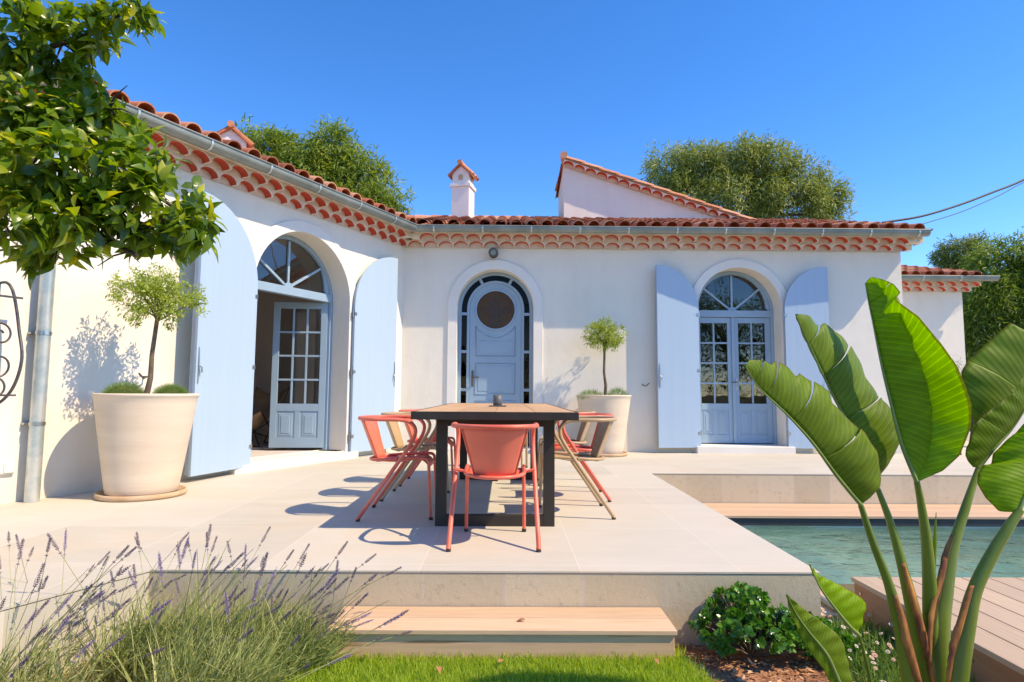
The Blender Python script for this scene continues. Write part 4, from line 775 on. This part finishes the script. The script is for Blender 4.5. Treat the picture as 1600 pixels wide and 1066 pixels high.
def topiary(name,x,y,ct,rx,rz,lean,label,seed,n=5200):
    t_=thing(name,label,'tree',(x,y,.8),0,'little standard trees in clay pots')
    m=MB(); m.tube([(x+lean*0,y,.79),(x+lean*.35+.012,y,1.0),(x+lean*.6-.010,y+.01,1.2),(x+lean,y,ct-rz*.45)],[.026,.022,.019,.017],10)
    for k in range(16):
        a=random.uniform(0,2*PI); e=random.uniform(.1,1.3); l=rx*random.uniform(.6,1.05); zb_=ct-rz*.55+random.uniform(-.03,.08); p1=(x+lean+l*.5*math.cos(a)*math.cos(e),y+l*.5*math.sin(a)*math.cos(e),zb_+l*.5*math.sin(e)+.02)
        m.tube([(x+lean,y,zb_-.03),p1,(x+lean+l*math.cos(a)*math.cos(e),y+l*math.sin(a)*math.cos(e),zb_+l*math.sin(e)*.95)],[.008,.005,.002],5)
    m.build('trunk',M['bark'],t_)
    bl=[(x+lean,y,ct,rx*.80,rz*.85),(x+lean-rx*.4,y-.02,ct+rz*.15,rx*.55,rz*.6),(x+lean+rx*.42,y,ct-rz*.05,rx*.55,rz*.65),(x+lean+.02,y,ct+rz*.42,rx*.5,rz*.5)]
    V,F,T=crown(bl,n,.034,.20,170,.062,1,2,.2,.35,.2,tbias=.08); npmesh('crown',V,F,M['topiary'],T,t_); return t_
topiary('standard_tree',LX-.02,LY,1.70,.42,.31,.07,'small airy tree with a crooked stem growing from the large left pot',1,5600)
topiary('standard_tree',RX+.02,RY,1.74,.36,.28,.0,'small round-headed tree growing from the pot by the entrance door',2,5000)
def cushion(name,x,y,z,rx,rz,label,sp,cat='plant'):
    n=4200 if not sp else 1300; c=thing(name,label,cat,(x,y,z))
    d=nrmz(rng.normal(size=(n,3))); d[:,2]=np.abs(d[:,2]); rad=rng.uniform(.72,1.0,n); P=np.array([x,y,z])+d*rad[:,None]*np.array([rx,rx,rz])*.92
    D=nrmz(d*np.array([1,1,1])+rng.normal(size=(n,3))*(.28 if not sp else .6)+np.array([0,0,.25])); L=np.full(n,.032 if not sp else .06)*rng.uniform(.7,1.25,n)
    V,F,T=leaves(P,D,nrmz(rng.normal(size=(n,3))),L,L*.085,np.clip(rng.random(n),0,1),1,0,.1)
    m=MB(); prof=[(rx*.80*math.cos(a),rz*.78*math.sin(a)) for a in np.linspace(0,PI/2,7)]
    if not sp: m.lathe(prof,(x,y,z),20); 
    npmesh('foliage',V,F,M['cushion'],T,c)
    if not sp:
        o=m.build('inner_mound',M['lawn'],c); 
    return c
cushion('cushion_plant',LX-.165,LY-.06,.83,.175,.135,'tight green mound plant on the left side of the large pot',False)
cushion('cushion_plant',LX+.205,LY-.02,.83,.145,.115,'smaller tight green mound at the right rim of the large pot',False)
cushion('underplanting',RX-.20,RY-.12,.80,.20,.13,'loose spiky greenery left of the stem in the right pot',True)
cushion('underplanting',RX+.18,RY-.12,.80,.17,.16,'loose spiky greenery right of the stem in the right pot',True)
# ------------------------------------------------------------------ strelitzia
st=thing('bird_of_paradise_plant','huge paddle leaved bird of paradise plant between lawn and pool deck','plant',(1.60,2.16,-.36))
for li,(mid,edge,ratio,fold) in enumerate(LEAVES):
    n=96; K=10; A=samp(catm(mid),n); E=samp(edge,n)
    axis=(A[-1]-A[0]).normalized(); m=MB(); V=[]; UV=[]
    side=(E[n//2]-A[n//2]); nrm=axis.cross(side).normalized()
    if nrm.y>0: nrm=-nrm
    bul=[.13,.10,-.16,.10,.05,.12,.05,.05][li]
    SP=[[.34,.60,.80,.90],[.42,.66,.84],[.80,.9],[.5,.8],[.4,.7],[.35,.62],[.8],[.7]][li]; cuts_=sorted(set([0]+[int(s_*(n-1)) for s_ in SP]+[n-1]))
    sdn=(side-axis*side.dot(axis)).normalized(); rot=Matrix.Rotation(R(fold),3,axis); q=[]
    if (rot@sdn).dot(nrm)>0: rot=Matrix.Rotation(-R(fold),3,axis)
    for half_ in (0,1):
        for ci_ in range(len(cuts_)-1):
            i0,i1=cuts_[ci_],cuts_[ci_+1]; b0=len(V)
            for i in range(i0,i1+1):
                t_=i/(n-1); lt=(i-i0)/max(1,i1-i0)-.5; e=E[i]-A[i]; Lh=e.length
                if half_: al=e.dot(axis); e=e-axis*al; e=(rot@e.normalized())*Lh*ratio+axis*al*.5; nn=rot@nrm; bb=-bul*.6
                else: nn=nrm; bb=bul
                for k in range(K+1):
                    s=k/K; V.append(A[i]+e*s+nn*(bb*e.length*math.sin(PI*s)+.0025*math.sin(t_*55+s*2)*s+(.010*lt*s**1.4 if len(cuts_)>2 else 0))-axis*(.003*s**2*(lt+.5)*(1 if 0<ci_<len(cuts_)-1 else 0))); UV.append((t_,s if not half_ else -s))
            q+=[(b0+i*(K+1)+j,b0+i*(K+1)+j+1,b0+(i+1)*(K+1)+j+1,b0+(i+1)*(K+1)+j) for i in range(i1-i0) for j in range(K)]
    m.add(V,q,0,True); m.uv=UV
    lf=m.build('leaf',M['strelbright'] if li in (2,5,6) else M['strel'],st); sm=lf.modifiers.new('t','SOLIDIFY'); sm.thickness=.0012
    m=MB(); k=len(A); m.tube([a-nrm*-.002 for a in A[::4]]+[A[-1]],[.0075*(1-.85*i/(len(A[::4]))) for i in range(len(A[::4])+1)],8); m.build('midrib',M['midrib'],lf)
for pts,wd in PETIOLES:
    C_=catm(pts,6); wd=[q_*.92 for q_ in wd]; ws=np.interp(np.linspace(0,len(wd)-1,len(C_)),range(len(wd)),wd)
    m=MB(); m.tube(C_,[float(x) for x in ws],14); m.build('leaf_stalk',M['petiole'],st)
m=MB(); m.tube([tuple(Vector(SPEAR[0])*1+Vector((-.01,0,-.14)))]+SPEAR,[.009,.010,.007,.0008],8); m.build('rolled_leaf',M['strel'],st)
for pts in SHEATHS:
    C_=catm(pts,7); k=len(C_); m=MB()
    V=[]; 
    for i,p in enumerate(C_):
        t_=i/(k-1); wv=.003+.014*math.sin(PI*min(1,t_*.8+.12)); jag=.003*random.uniform(-1,1)
        V+=[p+Vector((-wv+jag,0,0)),p+Vector((0,-.005,0)),p+Vector((wv*.7,.003,0))]
    m.add(V,[(i*3+j,i*3+j+1,i*3+j+4,i*3+j+3) for i in range(k-1) for j in (0,1)],0,True); o=m.build('dry_sheath',M['sheath'],st); sm=o.modifiers.new('t','SOLIDIFY'); sm.thickness=.003
# ------------------------------------------------------------------ citrus tree overhead
ci=thing('citrus_tree','leafy citrus branches hanging into view in front of the left roof','tree',(-2.75,2.05,-.36))
m=MB(); tx=CITRUS_BRANCH[0][0]; m.tube([(-2.75,2.05,-.38),(-2.72,2.06,.3),(-2.62,2.1,.85),tx],[.075,.065,.055,.04],12)
m.build('trunk',M['darkbark'],ci)
for bpts in CITRUS_BRANCH:
    m=MB(); C_=catm(bpts,5); m.tube(C_,[.013*(1-.8*i/len(C_))+.002 for i in range(len(C_))],8)
    for k in range(26):
        p=random.choice(C_[4:-3]); d=Vector((random.gauss(0,1),random.gauss(0,.8),random.gauss(0,1))).normalized()*random.uniform(.06,.12); m.tube([p,p+d*.5+Vector((0,0,.01)),p+d],[.004,.003,.0012],5)
    m.build('branch',M['darkbark'],ci)
V,F,T=crown(CITRUS,5200,.062,.26,260,.055,.9,4,.25,.30,.42,tbias=.05); npmesh('crown',V,F,M['citrus'],T,ci,smooth=True)
# ------------------------------------------------------------------ garden trees
def bigtree(name,label,blobs,base,mat,n,L,ncl,spread,seed,depth=1,surf=.55,tr=.16,tbias=0):
    t_=thing(name,label,'tree',base,0,'trees beyond the villa'); B=np.array(blobs); c=B[:,:3].mean(0)
    m=MB(); m.tube([base,(base[0]+.1,base[1],base[2]+(c[2]-base[2])*.5),(c[0],c[1],c[2]-.3)],[tr*1.5,tr,tr*.6],10); m.build('trunk',M['bark'],t_)
    for b_ in blobs:
        m=MB(); s=Vector((c[0],c[1],c[2]-.9)); e=Vector(b_[:3]); md=s.lerp(e,.5)+Vector((0,0,-.15)); m.tube([s,md,e],[tr*.45,tr*.3,tr*.1],6)
        for k in range(5): dd=Vector((random.gauss(0,1),random.gauss(0,1),random.gauss(0,.8))).normalized()*b_[3]*.9; m.tube([md.lerp(e,.6),md.lerp(e,.6)+dd*.6,e+dd*.8],[tr*.14,tr*.08,tr*.02],5)
        m.build('limb',M['bark'],t_)
    V,F,T=crown(blobs,n,L*.85,.58,ncl,spread,depth,1,.3,surf,.2,tbias=tbias); npmesh('crown',V,F,M[mat],T,t_); return t_
def at(bl): return (float(np.mean([b[0] for b in bl])),float(np.mean([b[1] for b in bl])),-.36)
bigtree('garden_tree','light feathery green tree rising behind the left roof',TREE_BL,at(TREE_BL),'tree1',30000,.17,330,.34,1,tbias=.30,surf=.65)
bigtree('garden_tree','broad rounded grey green tree behind the pink gable',TREE_BR,at(TREE_BR),'tree2',46000,.20,520,.48,2,tbias=.30,surf=.7)
bigtree('garden_tree','dense dark green tree at the right edge beyond the annexe',TREE_FR,at(TREE_FR),'tree1',52000,.15,700,.36,3,surf=.5,tbias=.10)
bigtree('garden_tree','thin pale treetop showing above the annexe roof end',TREE_FR2,at(TREE_FR2),'tree2',5500,.16,300,.25,4)
# trees of the garden behind the camera (seen mirrored in the door glass)
for k,(x,y,s,lb) in enumerate(((-5.5,-9,1.0,'tall green tree mirrored in the open door glass'),(3.2,-12,1.15,'bushy green tree mirrored faintly in the entrance door'),(10.5,-9,1.2,'big green tree mirrored in the right glazed doors'),(14,-6,1.0,'small green tree mirrored at the edge of the right glazed doors'))):
    bigtree('garden_tree',lb,[(x+random.uniform(-1.6,1.6)*s,y+random.uniform(-1,1),random.uniform(1.2,4.8)*s,1.1*s,.9*s) for _ in range(9)],(x,y,-.36),'tree1',9000,.2,500,.4,5+k)
hd=thing('garden_hedge','clipped dark hedge mirrored low in the door glass','hedge',(-1,-5.2,-.36))
V,F,T=crown([(x,-5.2,.45,.9,1.05) for x in np.arange(-9,17,1.0)],20000,.16,.3,900,.25,.7,1); npmesh('foliage',V,F,M['tree1'],T,hd)
ol=thing('olive_shrub','wispy olive shrub beside the annexe wall corner','shrub',(6.85,9.2,-.0))
V,F,T=crown(OLIVE,1800,.05,.15,160,.07,1,1,.1); npmesh('crown',V,F,M['tree2'],T,ol); m=MB(); m.tube([(6.85,9.2,0),(6.83,9.2,.6),(6.8,9.2,1.1)],[.02,.015,.008],8); m.build('trunk',M['bark'],ol)
m=MB(); m.box(8.2,14,10.4,10.6,-.35,.62); m.box(8.18,14,10.38,10.62,.62,.68); tag(m.build('garden_wall',M['plaster2'],bevel=.01),'low pale pink garden wall beyond the pool terrace','wall')
for k,c_ in enumerate(CABLE):
    a_,b_=Vector(c_[-2]),Vector(c_[-1]); c_=list(c_)+[b_+(b_-a_)*q_ for q_ in (1.5,4,8)]; m=MB(); m.tube(catm(c_,6),[.020,.007][k],6); tag(m.build('overhead_cable',M['cable']),['thick black overhead cable running to the villa roof','thin overhead wire sagging below the thick cable'][k],'cable')
# ------------------------------------------------------------------ planting near the terrace
bu=thing('jade_leaved_bush','low glossy round leaved bush against the terrace wall','bush',(1.17,2.98,-.36))
Cn=[]; bb=[(1.15,3.0,-.15,.12,.08),(1.03,2.94,-.24,.11,.08),(1.24,2.98,-.19,.13,.08),(1.35,2.95,-.24,.12,.07),(1.42,2.92,-.26,.12,.08),(1.52,2.90,-.29,.10,.05),(1.13,2.92,-.26,.2,.09),(1.18,3.0,-.12,.06,.05),(1.42,2.95,-.25,.12,.07)]
Pn=[];Dn=[];Nn_=[];Tn=[];Ln=[]; stems=MB()
for k in range(270):
    b_=random.choice(bb); d=Vector((random.gauss(0,1),random.gauss(-.35,.9),abs(random.gauss(.3,.9)))).normalized(); p=Vector((b_[0]+d.x*b_[3],b_[1]+d.y*b_[3]*.8,b_[2]+d.z*b_[4])); p.y+=.05
    stems.tube([(1.17,2.98,-.34),((1.17+p.x)/2,(2.98+p.y)/2,(p.z-.36)/2+.02),tuple(p)],[.005,.004,.003],5)
    tn=random.random(); s1=d.orthogonal().normalized(); s2=d.cross(s1)
    for j in range(8):
        a=j*2.4+random.uniform(-.3,.3); el=.25+.09*j; dr=(s1*math.cos(a)+s2*math.sin(a))*math.cos(el)+d*math.sin(el); Pn.append(tuple(p+d*.004*j)); Dn.append(tuple(dr)); Nn_.append(tuple(d+dr*-.3)); Tn.append(min(1,tn*.5+.5*random.random())); Ln.append(random.uniform(.032,.046)*(1-.05*j))
Ln=np.array(Ln); V,F,T=leaves(np.array(Pn),np.array(Dn),np.array(Nn_),Ln,Ln*.40,np.array(Tn),4,-.12,.22,True); npmesh('foliage',V,F,M['bush'],T,bu,smooth=True); stems.build('stem',M['bark'],bu)
# daisies
da=thing('daisy_plant','small white and pink daisies growing at the foot of the big leaves','flowers',(1.62,2.9,-.36))
def blades(n,xy,L,W,lean,spread,z=-.345,tb=0,secs=3,curl=.35):
    x,y=xy; P=np.stack([x,y,np.full(n,z)],1); D=np.array(lean)[None]+rng.normal(size=(n,3))*np.array(spread)[None]; D[:,2]=np.abs(D[:,2])+.15
    return leaves(P,nrmz(D),nrmz(rng.normal(size=(n,3))*np.array([1,1,.3])+np.array([0,-.3,0])),L,W,np.clip(rng.random(n)+tb,0,1),secs,curl,.15)
n=3200; V,F,T=blades(n,(rng.uniform(1.50,1.93,n),rng.uniform(2.55,3.3,n)),rng.uniform(.04,.13,n),rng.uniform(.002,.004,n),(0,0,.7),(.6,.6,.3)); npmesh('foliage',V,F,M['daisyleaf'],T,da)
fl=[]
for k in range(46):
    x,y,z_=random.uniform(1.50,1.93),random.uniform(2.6,3.3),random.uniform(-.29,-.20); pk=random.random(); r_=random.uniform(.009,.014)
    m=MB(); tl=Vector((random.uniform(-.5,.5),random.uniform(-.9,.1),1)).normalized(); a1=tl.orthogonal().normalized(); a2=tl.cross(a1); c0=Vector((x,y,z_))
    for j in range(13):
        a=2*PI*j/13; d=a1*math.cos(a)+a2*math.sin(a); s=a1*-math.sin(a)+a2*math.cos(a); m.add([c0+d*.003,c0+d*r_*.7+s*r_*.17,c0+d*r_+tl*.001,c0+d*r_*.7-s*r_*.17],[(0,1,2,3)],0,False,pk)
    o=m.build('flower_head',M['petal'],da); m=MB(); m.tube([c0,c0+tl*.003],[.004,.003],8); m.build('flower_centre',M['yellow'],o)
# lavender
spk=[]
def spike_mesh(k):
    m=MB(); L=[.065,.09,.05,.08][k]
    m.tube([(0,0,-.03),(0,0,L)],.0011,4,tone=.1)
    nw=int(L/.0065)
    for i in range(nw):
        z_=i*.0065+(.0 if i else -.012); rr=.0046*(1-.75*abs(i/nw-.30)); 
        for j in range(5):
            a=j*2*PI/5+i*.6+random.uniform(-.2,.2); c=Vector((rr*math.cos(a),rr*math.sin(a),z_)); u_=Vector((math.cos(a),math.sin(a),1.2)).normalized(); s_=.0033*random.uniform(.7,1.25)
            q1=u_.orthogonal().normalized(); q2=u_.cross(q1)
            m.add([c-u_*s_,c+q1*s_*.55,c+q2*s_*.55,c-q1*s_*.55,c-q2*s_*.55,c+u_*s_*1.5],[(0,2,1),(0,3,2),(0,4,3),(0,1,4),(5,1,2),(5,2,3),(5,3,4),(5,4,1)],0,False,random.choice([[.0,.05,.2,.4],[.3,.5,.8,1],[0,.05,.1,.25],[0,.1,.3,.6]][k]) )
    return m
for k in range(4):
    o=spike_mesh(k).build('flower_spike',M['lavflower']); spk.append(o)
first=[True]*4
LAV=[((-1.58,2.76),.18,(.65,.10,1),.38,20,950,'lavender plant at the left, its long stems leaning over the terrace corner'),
     ((-1.28,2.86),.20,(.85,.05,1),.38,22,1250,'lavender plant growing against the terrace edge left of centre'),
     ((-1.02,2.80),.17,(.80,.0,1),.31,16,1250,'lavender plant leaning over the left end of the timber step'),
     ((-1.20,2.50),.22,(.80,.05,1),.34,18,1000,'lavender plant in front, low beside the lawn'),
     ((-1.85,2.38),.24,(.25,.15,1),.36,26,420,'straggly lavender plant at the lower left corner'),
     ((-2.15,2.80),.18,(.40,.05,1),.26,18,220,'sparse lavender with crossing stems before the sloping wall')]
for (xy,rad,lean,hh,ns,nl,lb) in LAV:
    la=thing('lavender_plant',lb,'lavender',(xy[0],xy[1],-.36),0,'lavender plants in the front bed')
    rr=rad*np.sqrt(rng.random(nl)); aa=rng.random(nl)*2*PI
    V,F,T=blades(nl,(xy[0]+rr*np.cos(aa),xy[1]+rr*np.sin(aa)*.6),rng.uniform(.10,hh,nl),rng.uniform(.0018,.0042,nl),lean,(.62,.45,.30),secs=4,curl=.35)
    nl2=nl*2; rr=rad*1.3*np.sqrt(rng.random(nl2)); aa=rng.random(nl2)*2*PI; x=xy[0]+rr*np.cos(aa); y=xy[1]+rr*np.sin(aa)*.6; zz=-.33+rng.random(nl2)*hh*.55; x=x+(zz+.33)*lean[0]
    P=np.stack([x,y,zz],1); D=nrmz(rng.normal(size=(nl2,3))*.6+np.array([lean[0]*.8,0,.6])); V2,F2,T2=leaves(P,D,nrmz(rng.normal(size=(nl2,3))),rng.uniform(.025,.06,nl2),rng.uniform(.0014,.0026,nl2),np.clip(rng.random(nl2)*.55,0,1),2,.1,.1)  # short inner leaves coloured darker, painting shade into the clump for depth
    npmesh('foliage',np.concatenate([V,V2]),np.concatenate([F,F2+len(V)]),M['lav'],np.concatenate([T,T2]),la)
    m=MB()
    for k in range(ns*2):
        a=random.random()*2*PI; r_=rad*random.random()**.5; p=Vector((xy[0]+r_*math.cos(a),xy[1]+r_*math.sin(a)*.6,-.34))
        L=random.uniform(.26,.68)*(1.0 if hh>.33 else .85); d=(Vector(lean)+Vector((random.gauss(-.15,.55),random.gauss(0,.16),random.gauss(0,.15)))).normalized(); bend=Vector((random.gauss(.05,.12),random.gauss(0,.05),-.05))
        C_=[p+d*L*t_+bend*L*t_*t_ for t_ in (0,.25,.5,.75,1)]; m.tube(C_,[.0016,.0015,.0014,.0013,.0011],4,cap=False,tone=random.random())
        if k<ns or True:
            e=(C_[-1]-C_[-2]).normalized(); i=random.randrange(4)
            if k%2==0 or random.random()<.35:
                if first[i]: o=spk[i]; first[i]=False
                else: o=spk[i].copy(); COL.objects.link(o)
                o.parent=la; o.location=C_[-1]-la.location; o.rotation_euler=e.to_track_quat('Z','Y').to_euler(); s_=random.uniform(.8,1.25); o.scale=(s_,s_,s_)
    m.build('flower_stems',M['lav'],la); la.children[-1]['kind']='stuff'
# lawn grass
n=52000; gx=rng.uniform(-1.0,1.12,n); gy=2.99-rng.random(n)**1.2*.75
edge_r=.80+(2.95-gy)*.22+rng.normal(size=n)*.02; edge_l=-.74-(2.95-gy)*.5+rng.normal(size=n)*.03; k=(gx<edge_r)&(gx>edge_l)&~((gy>2.895)&(gx>-.77)&(gx<.77)); gx,gy=gx[k],gy[k]; n=len(gx)
V,F,T=blades(n,(gx,gy),rng.uniform(.025,.065,n),rng.uniform(.0011,.0022,n),(0,0,.9),(.42,.42,.2),z=-.322,secs=2,curl=.3)
o=npmesh('lawn_grass',V,F,M['grass'],T); tag(o,'short bright green grass blades before the timber step','grass',kind='stuff')
# bark chips
n=15000; cx_=rng.uniform(-2.9,2.0,n); cy_=rng.uniform(2.2,3.38,n); k=((cx_>.80+(2.95-cy_)*.22)|(cx_<-.74-(2.95-cy_)*.5))&((cy_<3.13)|(cx_>1.63)); cx_,cy_=cx_[k],cy_[k]; n=len(cx_)
P=np.stack([cx_,cy_,-.348+rng.random(n)*.016],1); D=nrmz(rng.normal(size=(n,3))*np.array([1,1,.28])); L=rng.uniform(.010,.036,n)
V,F,T=leaves(P,D,nrmz(rng.normal(size=(n,3))*.5+np.array([0,0,1])),L,L*rng.uniform(.10,.30,n),rng.random(n),2,.15,.25)
o=npmesh('bark_mulch',V,F,M['chips'],T); tag(o,'loose reddish brown bark chips on the flower bed','mulch',kind='stuff')
# a few fallen leaves
for k,(x,y,z_,lb) in enumerate(((.10,2.95,-.165,'curled brown leaf lying on the timber step near its middle'),(.62,3.11,.0,'x'),(-.02,2.74,-.268,'dead brown leaf in the grass below the middle of the step'),(-.28,2.70,-.268,'small dry leaf in the grass left of the middle of the step'),(.66,2.78,-.268,'dry brown leaf in the grass near the right end of the step'))):
    if lb=='x': continue
    V,F,T=leaves(np.array([[x,y,z_]]),np.array([[random.uniform(-1,1),random.uniform(-1,1),.1]]),np.array([[.1,.1,1.0]]),np.array([.045]),np.array([.012]),np.array([.3]),5,.35,.5)
    o=npmesh('fallen_leaf',V,F,M['chips'],T); tag(o,lb,'leaf')
